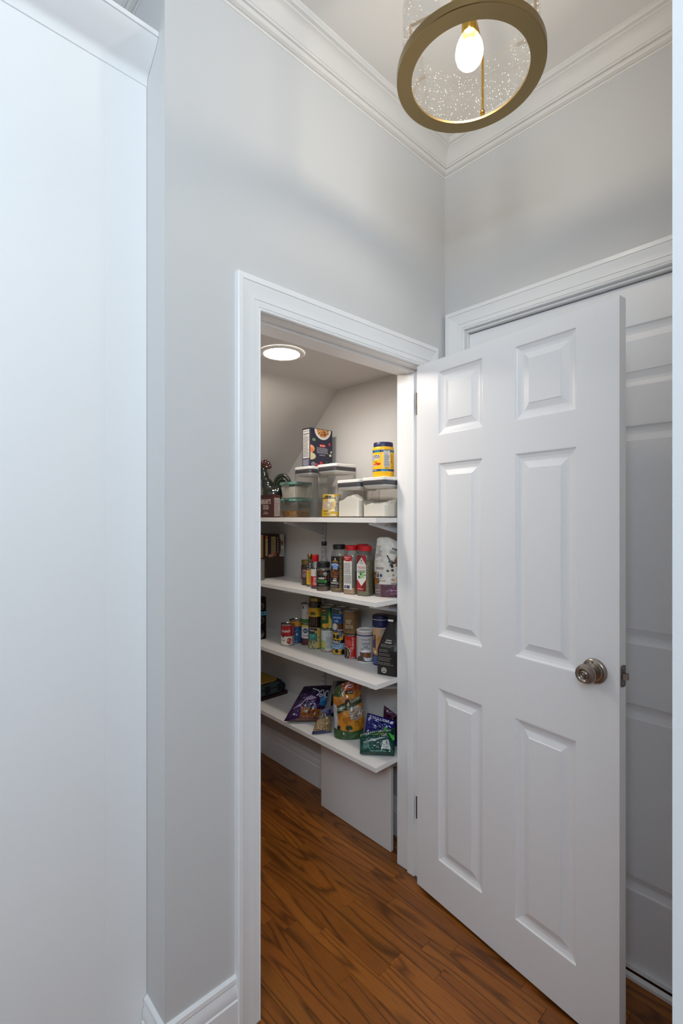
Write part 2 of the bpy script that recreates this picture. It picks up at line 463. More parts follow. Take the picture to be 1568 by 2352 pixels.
# ================================================================== STRUCTURE
XE = -1.2068          # end of the vestibule walls (x)
YC = -1.0861          # opposite side of the vestibule (y)
YP = 0.1345           # pantry side of the door wall
CEIL = 2.97
JL, JR, JH = -0.9205, -0.151, 2.047       # pantry door jamb: left, right, head
# --- floor: strip planks in the vestibule and pantry, laid along y
b = MB(); b.box(-5.0, -4.2, -0.06, 0.24, 2.0, -0.012)
floor = struct(b.build('floor', M['subfloor']), 'stained oak strip floor running from the vestibule into the pantry')
PW = 0.0572
rnd = random.Random(11)
tones = [(1.0, 0.96, 0.9), (0.86, 0.8, 0.74), (1.12, 1.1, 1.02), (0.95, 0.86, 0.8), (1.05, 0.98, 0.86), (0.78, 0.74, 0.7), (1.2, 1.14, 1.0), (0.9, 0.9, 0.86)]
x = -0.350 - 15 * PW
row = 0
plank_mesh = {}
while x < 0.0:
    y = -1.5 + rnd.random() * 0.3
    while y < 1.36:
        L = rnd.choice([0.28, 0.4, 0.52, 0.66, 0.78, 0.3])
        y1 = min(y + L, 1.4)
        key = round(y1 - y, 3)
        if key not in plank_mesh:
            p = MB(); p.box(-PW / 2 + 0.0003, -(y1 - y) / 2 + 0.0003, -0.012, PW / 2 - 0.0003, (y1 - y) / 2 - 0.0003, 0.0, 0.0006)
            o = p.build('plank', M['oak'], floor); plank_mesh[key] = o.data
        else:
            o = link('plank', plank_mesh[key], None, floor)
        o.location = (x + PW / 2, (y + y1) / 2, 0)
        t = rnd.choice(tones); o.color = (*t, 1)
        y = y1
    x += PW; row += 1
# the main room's floor beyond the detailed planks: wider field of the same boards
def field(x0, y0, x1, y1):
    n = int((x1 - x0) / PW)
    f = MB()
    for k in range(n):
        f.box(x0 + k * PW + .0003, y0, -0.012, x0 + (k + 1) * PW - .0003, y1, 0.0)
    o = f.build('plank_field', M['oak'], floor); o['kind'] = 'stuff'; return o
field(-0.350 - 15 * PW - 65 * PW, -4.1, -0.350 - 15 * PW + .0001, 1.36)
field(-0.350 - 15 * PW, -4.1, 0.0, -1.51)

# --- walls
def wall(name, boxes, material, label):
    w = MB()
    for q in boxes: w.box(*q)
    return struct(w.build(name, material), label)
wall('wall_left', [(XE, 0, 0, JL - .02, YP, CEIL), (JL - .02, 0, JH + .02, JR + .02, YP, CEIL), (JR + .02, 0, 0, 0.0, YP, CEIL)], M['wall'], 'greige wall with the pantry doorway')
wall('wall_back', [(0, -0.105, 2.205, 0.11, YP, CEIL), (0, -0.105, 0, 0.11, YP, 2.205), (0, -1.25, 2.205, 0.11, -0.105, CEIL), (0, -1.25, 0, 0.11, -0.985, 2.205), (0.2, -1.25, 0, 0.24, 0.3, CEIL)], M['wall'], 'greige wall with the closet doorway')  # last slab is added out of sight behind the closet door to block outside light
wall('wall_right', [(XE, YC - 0.11, 0, 0.0, YC, CEIL), (XE, -4.1, 0, XE + 0.11, YC - 0.11, CEIL)], M['wall_end'], 'white painted wall end closest to the viewer')
wall('wall_pantry_right', [(-0.005, YP, 0, 0.11, 1.5, 2.9)], M['pantry_wall'], 'pale pantry wall behind the shelves')
wall('wall_pantry_end', [(XE, 1.36, 0, 0.11, 1.5, CEIL)], M['pantry_wall'], 'far end wall of the pantry under the stair slope')
wall('wall_pantry_left', [(XE, YP, 0, XE + 0.11, 1.5, CEIL)], M['wall'], 'wall between pantry and main room')
wall('wall_main_back', [(-5.0, 1.36, 0, XE, 1.5, CEIL)], M['wall'], 'greige wall of the main room behind the tall cabinet')
b = MB(); b.box(-5.0, -4.2, CEIL, 0.24, 2.0, CEIL + 0.1)
struct(b.build('ceiling', M['ceil']), 'white ceiling of vestibule and main room')
b = MB(); b.box(XE + .1, YP, 2.11, 0.0, 0.66, 2.16)
sl = 0.964
b.quad((XE + .1, 0.66, 2.11), (0, 0.66, 2.11), (0, 1.37, 2.11 - sl * .71), (XE + .1, 1.37, 2.11 - sl * .71))
b.quad((XE + .1, 0.66, 2.16), (0, 0.66, 2.16), (0, 1.37, 2.16 - sl * .71), (XE + .1, 1.37, 2.16 - sl * .71))
struct(b.build('ceiling_pantry', M['pantry_wall']), 'pantry ceiling with the sloped underside of the stairs')

# --- mitred sweeps along the walls (crown and baseboards)
def sweep(path, prof):
    """path: plan polyline with the room on its right-hand side; prof: (out from wall, z)"""
    P = [Vector(p) for p in path]; n = len(P); nr = []
    for i in range(n - 1):
        d = (P[i + 1] - P[i]).normalized(); nr.append(Vector((d.y, -d.x)))
    rings = []
    for i in range(n):
        if i == 0: m = nr[0]
        elif i == n - 1: m = nr[-1]
        else:
            m = (nr[i - 1] + nr[i]); m = m / (m.dot(nr[i]))
        rings.append([(P[i].x + m.x * a, P[i].y + m.y * a, z) for a, z in prof])
    w = MB(); w.loft(rings, close=False)
    return w
crown_prof = [(0, 2.872), (.0012, 2.872), (.0015, 2.880), (.006, 2.8805), (.013, 2.885), (.016, 2.891), (.0155, 2.8965), (.0125, 2.8985), (.0195, 2.9005), (.0205, 2.9055), (.0235, 2.9075),
              (.027, 2.915), (.033, 2.927), (.041, 2.938), (.050, 2.946), (.056, 2.949), (.0575, 2.9525), (.066, 2.9555), (.0685, 2.960), (.072, 2.963), (.072, 2.971)]
o = sweep([(XE, 1.36), (XE, 0), (0, 0), (0, YC), (XE, YC), (XE, -4.1)], crown_prof).build('trim_1', M['crown'], smooth=25)
struct(o, 'white crown moulding around the vestibule ceiling')
base_prof = [(0, .1735), (.004, .1735), (.009, .168), (.0102, .157), (.0072, .1515), (.0078, .1485), (.0118, .139), (.0138, .120), (.0126, .1135), (.0158, .110), (.0158, 0.0005)]
CASL_OUT = -1.0055
o = sweep([(XE, 0.1108), (XE, 0), (CASL_OUT, 0)], base_prof).build('baseboard_left', M['trim'], smooth=25); struct(o, 'white moulded baseboard wrapping the wall end beside the pantry casing')
o = sweep([(XE, YC), (XE, -4.1)], base_prof).build('baseboard_right', M['trim'], smooth=25); struct(o)
pb = [(a, z * 1.0) for a, z in base_prof]
o = sweep([(XE + .11, 1.36), (-0.005, 1.36), (-0.005, YP)], pb).build('baseboard_pantry', M['trim'], smooth=25); struct(o, 'white moulded baseboard along the pantry walls')

# --- door casings: three mitred pieces each
cas = [(0, 0), (0, .0085), (.0015, .0115), (.0045, .0128), (.0075, .0115), (.0085, .0088), (.0092, .0122), (.0245, .0132), (.0252, .0110), (.0262, .0140), (.036, .0142), (.046, .0150), (.055, .0166), (.0655, .0186), (.0662, .0160), (.0672, .0195), (.080, .0195), (.083, .0165), (.083, 0)]
def casing(name, label, pt, u0, u1, zi, s0, s1, sh):
    """pt(u, z, out) places a point; u0/u1 inner edges (u0<u1); s* scale the face width of left leg, right leg, header"""
    root = thing(name, pt(u0, 0, 0), label, None, kind='structure')
    for ui, sg, s in ((u0, -1, s0), (u1, 1, s1)):
        w = MB(); w.loft([[pt(ui + sg * a * s, 0.0, t) for a, t in cas], [pt(ui + sg * a * s, zi + a * sh, t) for a, t in cas]], close=True)
        w.build('casing_leg', M['trim'], root, smooth=25)
    w = MB(); w.loft([[pt(u0 - a * s0, zi + a * sh, t) for a, t in cas], [pt(u1 + a * s1, zi + a * sh, t) for a, t in cas]], close=True)
    w.build('casing_header', M['trim'], root, smooth=25)
    return root
casing('trim_2', 'white fluted casing around the pantry doorway', lambda u, z, t: (u, -t, z), -0.9258, -0.148, 2.049, 0.96, 0.92, 1.10)
casing('trim_3', 'white fluted casing around the closet doorway', lambda u, z, t: (-t, -u, z), 0.0985, 0.9915, 2.2093, 1.04, 1.04, 1.0)
# --- jamb lining with door stop
jr = thing('trim_4', (JR, 0, 0), 'white jamb lining and stop of the pantry doorway', None, kind='structure')
for nm, q in (('jamb_side', (JR, 0.0005, 0, JR + .02, YP, JH)), ('jamb_side', (JL - .02, 0.0005, 0, JL, YP, JH)), ('jamb_head', (JL - .02, 0.0005, JH, JR + .02, YP, JH + .02)),
              ('door_stop', (JR - .0095, 0.038, 0, JR, 0.073, JH)), ('door_stop', (JL, 0.038, 0, JL + .0095, 0.073, JH)), ('stop_head', (JL + .0095, 0.038, JH - .0095, JR - .0095, 0.073, JH))):
    w = MB(); w.box(*q, bev=0.001); w.build(nm, M['trim'], jr)
# strike plate with curled lip on the latch side
sp = MB(); sp.box(JL, 0.004, 0.995, JL + .0015, 0.034, 1.064, bev=.0006); w = sp.build('strike_plate', M['nickel_dark'], jr)
sp = MB(); sp.loft([[(JL + .0015, 0.006, z), (JL + .006, -0.001, z), (JL + .0045, -0.004, z), (JL, -0.001, z)] for z in (1.014, 1.018, 1.043, 1.047)]); sp.build('strike_lip', M['nickel'], w)

# ------------------------------------------------------------------ six-panel doors
def panel_door(root, W, H, stiles, rails, T, with_back=True):
    """door in local coordinates: u along width from hinge, z up, face at y=0 looking to -y, body to +y. stiles: [(u0,u1)...] of panels; rails: [(z0,z1)...]"""
    fr = MB()
    us = [0.0] + [k for s in stiles for k in s] + [W]
    zs = [0.0] + [k for s in rails for k in s] + [H]
    holes = {(round(a, 4), round(c, 4)) for a, _ in stiles for c, _ in rails}
    for i in range(len(us) - 1):
        for j in range(len(zs) - 1):
            if (round(us[i], 4), round(zs[j], 4)) in holes: continue
            fr.mi = 1 if (i % 2 == 1) else 0
            fr.quad((us[i], 0, zs[j]), (us[i + 1], 0, zs[j]), (us[i + 1], 0, zs[j + 1]), (us[i], 0, zs[j + 1]))
    fr.mi = 2
    fr.quad((0, 0, 0), (0, T, 0), (0, T, H), (0, 0, H)); fr.quad((W, 0, 0), (W, 0, H), (W, T, H), (W, T, 0))
    fr.quad((0, 0, H), (W, 0, H), (W, T, H), (0, T, H)); fr.quad((0, 0, 0), (0, T, 0), (W, T, 0), (W, 0, 0))
    fr.quad((0, T, 0), (W, T, 0), (W, T, H), (0, T, H))
    bmesh.ops.remove_doubles(fr.bm, verts=fr.bm.verts, dist=1e-5)
    o = fr.build('slab', [M['door_v'], M['door_h'], M['door']]); o.parent = root
    prof = [(0, 0), (.0035, .0006), (.005, .0035), (.0085, .0055), (.018, .0088), (.0255, .0098), (.0285, .0098), (.032, .009), (.0485, .0042), (.0500, .0022), (.0515, .0022)]
    for (u0, u1) in stiles:
        for (z0, z1) in rails:
            w = MB()
            w.loft([[(u0 + d, t, z0 + d), (u1 - d, t, z0 + d), (u1 - d, t, z1 - d), (u0 + d, t, z1 - d)] for d, t in prof], cap=False)
            d, t = prof[-1]
            w.quad((u0 + d, t, z0 + d), (u1 - d, t, z0 + d), (u1 - d, t, z1 - d), (u0 + d, t, z1 - d))
            bmesh.ops.remove_doubles(w.bm, verts=w.bm.verts, dist=1e-5)
            p = w.build('panel', M['door_v']); p.parent = root
# open pantry door: hinged on the right jamb, swung about 82 degrees into the vestibule
door = thing('door_1', (-0.1928, -0.0041, 0.0125), 'white six-panel pantry door standing open, knob towards the viewer', None, kind='structure')
ang = math.radians(82.17)
door.rotation_euler = (0, 0, math.pi + ang)
DW, DH, DT = 0.763, 2.031, 0.035
panel_door(door, DW, DH, [(0.1095, 0.3160), (0.4405, 0.6465)], [(0.1545, 0.8015), (0.9945, 1.6440), (1.7465, 1.9855)], DT)
def local(w, name, material, parent, smooth=40, label=None):
    o = w.build(name, material, None, smooth, label); o.parent = parent; return o
# knob set (face looks to -y in local coordinates)
KU, KZ = 0.6975, 1.0145
w = MB(); w.lathe((KU, 0, KZ), [(.0345, 0), (.0345, .003), (.033, .006), (.029, .0085), (.0255, .0095), (.0235, .0125), (.016, .014), (.0115, .0165)], 40, (0, -1, 0))
rose = local(w, 'rosette', M['nickel'], door)
w = MB(); w.lathe((KU - .002, -.009, KZ + .026), [(.003, 0), (.003, .002), (.0018, .0028)], 12, (0, -1, 0)); local(w, 'screw', M['nickel_dark'], rose)
w = MB(); w.lathe((KU, -.014, KZ), [(.0115, 0), (.011, .012), (.014, .017), (.0215, .021), (.0262, .028), (.0272, .035), (.0255, .042), (.0225, .046), (.0215, .0455), (.0205, .0468), (.0165, .0475), (.0145, .0452), (.0118, .0445), (.0105, .0462), (.0085, .047), (.0065, .0455), (.0052, .0462), (.0045, .0485), (.002, .0498)], 40, (0, -1, 0))
local(w, 'door_knob', M['nickel'], door)
# latch on the free edge
w = MB(); w.prism([(y, z) for y, z in rrect(.0055, KZ - .0285, .0305, KZ + .0285, .006, 4)], 0, .0022)
for v in w.bm.verts: v.co = Vector((DW + v.co.z, v.co.x, v.co.y))
lp = local(w, 'latch_plate', M['nickel_dark'], door)
for dz in (-.021, .021):
    w = MB(); w.lathe((DW + .002, .018, KZ + dz), [(.0035, 0), (.003, .001), (.001, .0012)], 12, (1, 0, 0)); local(w, 'screw', M['nickel'], lp)
w = MB(); w.loft([[(DW, .0105, KZ + z), (DW + .004, .0105, KZ + z), (DW + .0125, .018, KZ + z), (DW + .0125, .0255, KZ + z), (DW, .0255, KZ + z)] for z in (-.0085, -.0075, .0075, .0085)])
local(w, 'latch_bolt', M['nickel'], door)
# hinges: leaf on the jamb, knuckle, leaf on the door edge
for z0 in (1.865, 0.235):
    h = MB(); h.box(JR - .0015, 0.001, z0, JR, 0.034, z0 + .09, bev=.0004)
    h.lathe((-0.172, -0.006, z0), [(.0055, 0), (.0055, .09), (.003, .093)], 14)
    h.build('hinge', M['hinge'], jr, smooth=40)
for z0 in (1.852, 0.222):
    w = MB(); w.box(-.0015, .002, z0, -.0002, .033, z0 + .09); local(w, 'hinge_leaf', M['hinge'], door)

# closed closet door on the back wall
cd = thing('door_2', (0.02, -0.107, 0.018), 'white six-panel closet door, closed, behind the open pantry door', None, kind='structure')
cd.rotation_euler = (0, 0, -PI / 2)
panel_door(cd, 0.876, 2.177, [(0.118, 0.385), (0.491, 0.758)], [(0.240, 0.842), (1.028, 1.729), (1.850, 2.049)], 0.035)
cj = thing('trim_5', (0, -0.105, 0), 'white jamb lining of the closet doorway with floor track', None, kind='structure')
for nm, q in (('jamb_side', (0.0005, -0.1055, 0, 0.11, -0.0985, 2.205)), ('jamb_side', (0.0005, -0.9915, 0, 0.11, -0.9845, 2.205)), ('jamb_head', (0.0005, -0.9915, 2.2, 0.11, -0.0985, 2.209)),
              ('floor_track', (-0.015, -1.0, 0, 0.004, -0.1, 0.0125)), ('door_sweep', (0.008, -0.983, 0.016, 0.0195, -0.108, 0.030))):
    w = MB(); w.box(*q, bev=.0012); w.build(nm, M['trim'], cj)

# ------------------------------------------------------------------ tall cabinet left of the wall end
cb = thing('tall_cabinet', (XE - 0.02, 0.111, 0), 'tall plain white cabinet with a moulded cornice, left of the wall end', 'cabinet')
w = MB(); w.box(-2.7, 0.1125, 0, -1.3125, 0.75, 2.612); w.build('door_panel', M['cab'], cb)
w = MB(); w.box(-1.3122, 0.1120, 0, XE - .0007, 0.75, 2.612, bev=.0008); w.build('side_stile', M['cab'], cb)
cp = [(.1112, 2.606), (.1095, 2.607), (.1085, 2.6225), (.1025, 2.632), (.096, 2.636), (.088, 2.641), (.0785, 2.648), (.066, 2.658), (.054, 2.668), (.044, 2.678), (.0385, 2.6862), (.0345, 2.6867), (.0345, 2.699), (.1112, 2.699), (.20, 2.699), (.20, 2.606)]
w = MB(); w.loft([[(xx, y, z) for y, z in cp] for xx in (-2.7, XE - .0007)]); w.build('cornice', M['cab'], cb, smooth=30)

# ------------------------------------------------------------------ pendant lamp
PX, PY, PZ = -0.648, -0.525, 2.56
pl = thing('pendant_lamp', (PX, PY, CEIL), 'drum pendant with wide aged-brass ring, seeded glass and one glowing bulb', 'lamp')
w = MB(); w.lathe((PX, PY, PZ), [(.1440, 0), (.1795, 0), (.1812, .0015), (.1812, .0205), (.1795, .022), (.1700, .022), (.1700, .006), (.1440, .006)], 96, cap0=False, cap1=False)
prof_close = w
bmv = w.bm; n = 96
vl = list(bmv.verts)
for k in range(n):
    bmv.faces.new((vl[k], vl[(k + 1) % n], vl[7 * n + (k + 1) % n], vl[7 * n + k]))
w.build('bottom_ring', M['brass'], pl, smooth=30)
GT = 2.742
w = MB(); w.lathe((PX, PY, PZ + .007), [(.166, 0), (.166, GT - PZ - .007), (.1645, GT - PZ - .004), (.163, GT - PZ - .007), (.163, 0)], 96, cap0=False, cap1=False)
drum = w.build('glass_drum', M['glass'], pl, smooth=30)
w = MB(); rnd = random.Random(4)
for k in range(1250):
    a = rnd.random() * 2 * PI; z = PZ + .012 + (GT - PZ - .02) * (rnd.random() ** 1.3); r = .00045 + .0009 * rnd.random() ** 2
    c = Vector((PX + .1645 * math.cos(a), PY + .1645 * math.sin(a), z))
    g = bmesh.ops.create_icosphere(w.bm, subdivisions=1, radius=r, matrix=Matrix.Translation(c) @ Matrix.Diagonal((1, 1, 1.4, 1)))
sd = w.build('air_bubbles', M['seed'], drum); sd['kind'] = 'stuff'
for a in (0.33, 0.33 + PI / 2, 0.33 + PI, 0.33 + 1.5 * PI):
    x, y = PX + .1555 * math.cos(a), PY + .1555 * math.sin(a)
    w = MB(); w.tube([(x, y, PZ + .008), (x, y, 2.762)], .0032, 12); rod = w.build('rod', M['gold'], pl, smooth=40)
    w = MB(); w.ellipsoid((x, y, PZ + .026), (.0072, .0072, .0072)); w.lathe((x, y, PZ + .0062), [(.0078, 0), (.0078, .006), (.005, .012), (.004, .018)], 16); w.build('ball_finial', M['gold'], rod, smooth=40)
    w = MB(); w.tube([(x, y, 2.762), (PX, PY, 2.762)], .004, 10); w.build('spider_arm', M['gold'], pl, smooth=40)
w = MB(); w.lathe((PX, PY, 2.752), [(.012, 0), (.014, .004), (.014, .02), (.007, .026), (.006, CEIL - 2.752 - .02)], 24); w.build('stem', M['gold'], pl, smooth=40)
w = MB(); w.lathe((PX, PY, CEIL - .022), [(.02, 0), (.058, .004), (.064, .012), (.064, .0219)], 40); w.build('canopy', M['gold'], pl, smooth=30)
w = MB(); w.lathe((PX, PY, 2.669), [(.0165, 0), (.0185, .004), (.0185, .04), (.020, .07), (.014, .082), (.010, .086)], 28); w.build('socket', M['gold'], pl, smooth=40)
w = MB(); w.lathe((PX, PY, 2.5835), [(.001, 0), (.012, .0022), (.0225, .008), (.0300, .0175), (.0340, .030), (.0345, .040), (.0325, .053), (.0275, .067), (.0210, .079), (.0165, .087), (.0150, .096)], 36, cap1=False)
bulb = w.build('light_bulb', M['bulb_glass'], pl, smooth=60)
w = MB(); w.ellipsoid((PX, PY, 2.6245), (.0215, .0215, .031)); w.build('filament', M['bulb'], bulb, smooth=60)

# ------------------------------------------------------------------ recessed disc light in the pantry ceiling
LX, LY = -0.560, 0.388
dl = thing('disc_light', (LX, LY, 2.11), 'round white LED disc glowing on the pantry ceiling', 'ceiling light')
w = MB(); w.lathe((LX, LY, 2.1095), [(.090, 0), (.090, .0015 - .004), (.086, -.006), (.0725, -.0065), (.0715, -.003)], 56, cap0=False, cap1=False); w.build('trim_ring', M['white_pl'], dl, smooth=30)
w = MB(); w.lathe((LX, LY, 2.1095), [(.0722, -.0045), (.060, -.0055), (.001, -.006)], 56, cap0=False); w.build('diffuser', M['led'], dl)

# ================================================================== PANTRY SHELVING
SHX0, SHX1, SHY0, SHY1 = -0.28, -0.0055, 0.1355, 1.0395     # side boards
SH = [1.4494, 1.1090, 0.7777, 0.4441]
TH = 0.0205
words = ['top', 'second', 'third', 'lowest']
def bracket(root, z, y=None, x=None):
    """tapering pressed-steel bracket under a board: on the right wall (y given) or on the end wall (x given)"""
    zt = z - TH - .0004
    prof = [(0.002, zt), (0.264, zt), (0.264, zt - .008), (0.10, zt - .045), (0.018, zt - .072), (0.002, zt - .072)]
    w = MB()
    if y is not None: w.loft([[(SHX1 - a, yy, zz) for a, zz in prof] for yy in (y - .0045, y + .0045)])
    else: w.loft([[(xx, 1.359 - a, zz) for a, zz in prof] for xx in (x - .0045, x + .0045)])
    bmesh.ops.bevel(w.bm, geom=list(w.bm.edges), offset=.0008, segments=1, affect='EDGES')
    o = w.build('bracket', M['standard'], root)
    s = MB()
    if y is not None: s.lathe((SHX1 - .17, y - .0045, zt - .012), [(.003, 0), (.0025, .0015)], 10, (0, -1, 0))
    else: s.lathe((x + .0045, 1.359 - .17, zt - .012), [(.003, 0), (.0025, .0015)], 10, (1, 0, 0))
    s.build('screw', M['nickel'], o)
for k, z in enumerate(SH):
    r = thing('wall_shelf', (SHX1, SHY0, z - TH), f'{words[k]} white shelf board along the pantry\'s side wall behind the open doorway', 'shelf', 'boards on the side wall')
    w = MB(); w.box(SHX0, SHY0, z - TH, SHX1, SHY1, z, bev=.0009); w.build('board', M['shelf'], r)
    bracket(r, z, y=0.180); bracket(r, z, y=0.763)
    y1 = 1.358 if k else 1.335
    r = thing('wall_shelf', (-0.4, 1.36, z - TH), f'{words[k]} white shelf board across the dim far end of the pantry', 'shelf', 'boards on the end wall')
    w = MB(); w.box(XE + .112, SHY1 + .0006, z - TH, SHX1, y1, z, bev=.0009); w.build('board', M['shelf'], r)
    if k: bracket(r, z, x=-0.30)
    else: bracket(r, z - .02, x=-0.30)
for y, lab in ((0.763, 'white slotted steel upright on the side wall between the shelves'), (0.180, 'white slotted steel upright on the side wall beside the doorway')):
    st = thing('shelf_standard', (SHX1, y, 0.25), lab, 'shelf upright', 'shelf uprights')
    w = MB(); w.box(SHX1 - .011, y - .0125, 0.25, SHX1 + .0004, y + .0125, 1.56, bev=.001); w.build('channel', M['standard'], st)
    w = MB(); z = 0.27
    while z < 1.55:
        for dy in (-.005, .005): w.box(SHX1 - .0114, y + dy - .0012, z, SHX1 - .0109, y + dy + .0012, z + .011)
        z += 0.0254
    o = w.build('slots', M['slot'], st); o['kind'] = 'stuff'
# white board standing on the floor under the lowest shelf
w = MB(); w.box(-0.1180, 0.196, 0.0012, -0.1000, 0.663, 0.372, bev=.0012)
for v in w.bm.verts: v.co.x += (v.co.z) * 0.0 + (0.43 - v.co.y) * -0.012
props(w.build('leaning_board', M['shelf']), 'plain white melamine board standing on the oak floor under the lowest shelf', 'board')

# ------------------------------------------------------------------ builders for groceries
def can(name, label, c, z, r, h, art, cat='can', group=None, dang=0.0, body='tin', lidm='tin', ribs=True, base=None, coat=True):
    t = thing(name, (c[0], c[1], z), label, cat, group)
    w = MB(); w.lathe((c[0], c[1], z), [(r * .96, .0002), (r + .0012, .0012), (r + .0012, .0035), (r, .005), (r, h - .005), (r + .0012, h - .0035), (r + .0012, h - .001), (r, h - .0002), (r * .965, h - .0008)], 40, cap1=False)
    w.build('tin_body', M[body], t, smooth=35)
    w = MB(); w.lathe((c[0], c[1], z + h), [(r * .965, -.001), (r * .94, -.0045), (r * .8, -.0045), (r * .77, -.0035), (r * .4, -.0035), (.001, -.004)], 40, cap0=False)
    w.build('can_lid', M[lidm], t, smooth=35)
    a = Art(); a.rect(-PI * r, .0052, PI * r, h - .0052, base or 'cccccc', 56, 1)
    art(a, r, h)
    a.build('label', cyl_map(c, r, z, facing(c) + dang), M['printg'], t)
    return t
def carton(name, label, p0, p1, faces, base, cat='box', group=None, matname='print', bev=.0012, top=None, kindmat=None):
    """axis-aligned carton; faces: {'-x': artfn, '-y': artfn} art coords start at the lower left of the face as seen from outside"""
    t = thing(name, ((p0[0] + p1[0]) / 2, (p0[1] + p1[1]) / 2, p0[2]), label, cat, group)
    m = kindmat or mat(name + '_board', hx(base), 0.45, bump=0.04, bscale=150)
    w = MB(); w.box(*p0, *p1, bev=bev); w.build('carton', m, t)
    for k, fn in faces.items():
        a = Art()
        if k == '-x': W = p1[1] - p0[1]; mp = flat_map((p0[0], p1[1], p0[2]), (0, -1, 0), (0, 0, 1), (-1, 0, 0))
        else: W = p1[0] - p0[0]; mp = flat_map((p0[0], p0[1], p0[2]), (1, 0, 0), (0, 0, 1), (0, -1, 0))
        fn(a, W, p1[2] - p0[2]); a.build('print_side' if k == '-x' else 'print_front', mp, M[matname], t)
    return t

# ================================================================== TOP SHELF
Z1 = SH[0]
def clear_box(label, x0, y0, x1, y1, h, group='clear square containers on the top shelf'):
    t = thing('storage_container', ((x0 + x1) / 2, (y0 + y1) / 2, Z1), label, 'container', group)
    R = .016; z0 = Z1 + .0004; zt = Z1 + h
    w = MB(); w.prism(rrect(x0, y0, x1, y1, R, 6), z0 + .004, zt - .030, top=False, bottom=False)
    w.loft([[(x, y, z) for x, y in rrect(x0 - d, y0 - d, x1 + d, y1 + d, R, 6)] for d, z in ((0, zt - .030), (.0012, zt - .029), (.0012, zt - .0165))], cap=False)
    w.build('clear_body', M['clear'], t, smooth=30)
    w = MB(); w.loft([[(x, y, z) for x, y in rrect(x0 + d, y0 + d, x1 - d, y1 - d, R, 6)] for d, z in ((.004, z0), (.0008, z0 + .001), (.0004, z0 + .0045), (.004, z0 + .0055))]); w.build('base_rim', M['clear'], t, smooth=30)
    w = MB(); w.prism(rrect(x0 + .002, y0 + .002, x1 - .002, y1 - .002, R - .002, 6), zt - .0315, zt - .0140); w.build('gasket', M['gasket'], t, smooth=30)
    w = MB(); w.loft([[(x, y, z) for x, y in rrect(x0 + d, y0 + d, x1 - d, y1 - d, R - d * .6, 6)] for d, z in ((.016, zt - .046), (.0060, zt - .038), (.0040, zt - .0317))]); w.build('lid_plug', M['white_pl'], t, smooth=30)
    w = MB(); w.loft([[(x, y, z) for x, y in rrect(x0 + d, y0 + d, x1 - d, y1 - d, R, 6)] for d, z in ((.002, zt - .0143), (-.0005, zt - .0125), (-.0015, zt - .003), (.0005, zt - .0006), (.003, zt))]); w.build('lid', M['white_pl'], t, smooth=30)
    return t
FX = -0.222
clear_box('low clear container half full of crumbled flour, beneath the yellow jar', FX, .139, -0.085, .276, .171)
clear_box('low clear container with a tall heap of white powder, second from the doorway', FX, .288, -0.080, .434, .169)
clear_box('tall wide clear container holding the yellow bag', FX, .4405, -0.079, .5715, .250)
clear_box('tall narrow clear container, empty, in front of the teal-lidded boxes', FX, .6198, -0.100, .748, .2505)
def heap(label, x0, y0, x1, y1, hf, name='flour'):
    n = 22; d = .0028; w = MB()
    g = [[w.bm.verts.new((x0 + d + (x1 - x0 - 2 * d) * i / n, y0 + d + (y1 - y0 - 2 * d) * j / n, Z1 + .0065 + hf(i / n, j / n))) for j in range(n + 1)] for i in range(n + 1)]
    lo = {}
    def bot(v):
        if v not in lo: lo[v] = w.bm.verts.new((v.co.x, v.co.y, Z1 + .0062))
        return lo[v]
    for i in range(n):
        for j in range(n): w.bm.faces.new((g[i][j], g[i + 1][j], g[i + 1][j + 1], g[i][j + 1]))
    ring = [g[i][0] for i in range(n + 1)] + [g[n][j] for j in range(1, n + 1)] + [g[i][n] for i in range(n - 1, -1, -1)] + [g[0][j] for j in range(n - 1, 0, -1)]
    for k in range(len(ring)):
        a, b2 = ring[k], ring[(k + 1) % len(ring)]; w.bm.faces.new((a, b2, bot(b2), bot(a)))
    o = w.build(name, M['flour'], smooth=50); props(o, label, 'flour', None, 'stuff')
heap('crumbled white flour filling the low container beneath the yellow jar', FX + .006, .145, -.091, .270,
     lambda i, j: .050 + .010 * noise.noise((i * 5, j * 5, 1)) + .006 * noise.noise((i * 14, j * 14, 2)) + (.045 * max(0, i - .35) * (1.2 - j)))
heap('smooth heap of white powder in the second low container', FX + .006, .294, -.086, .428,
     lambda i, j: .066 + .030 * math.exp(-((j - .45) / .33) ** 2 - ((i - .25) / .5) ** 2) + .005 * noise.noise((i * 4, j * 6, 7)))
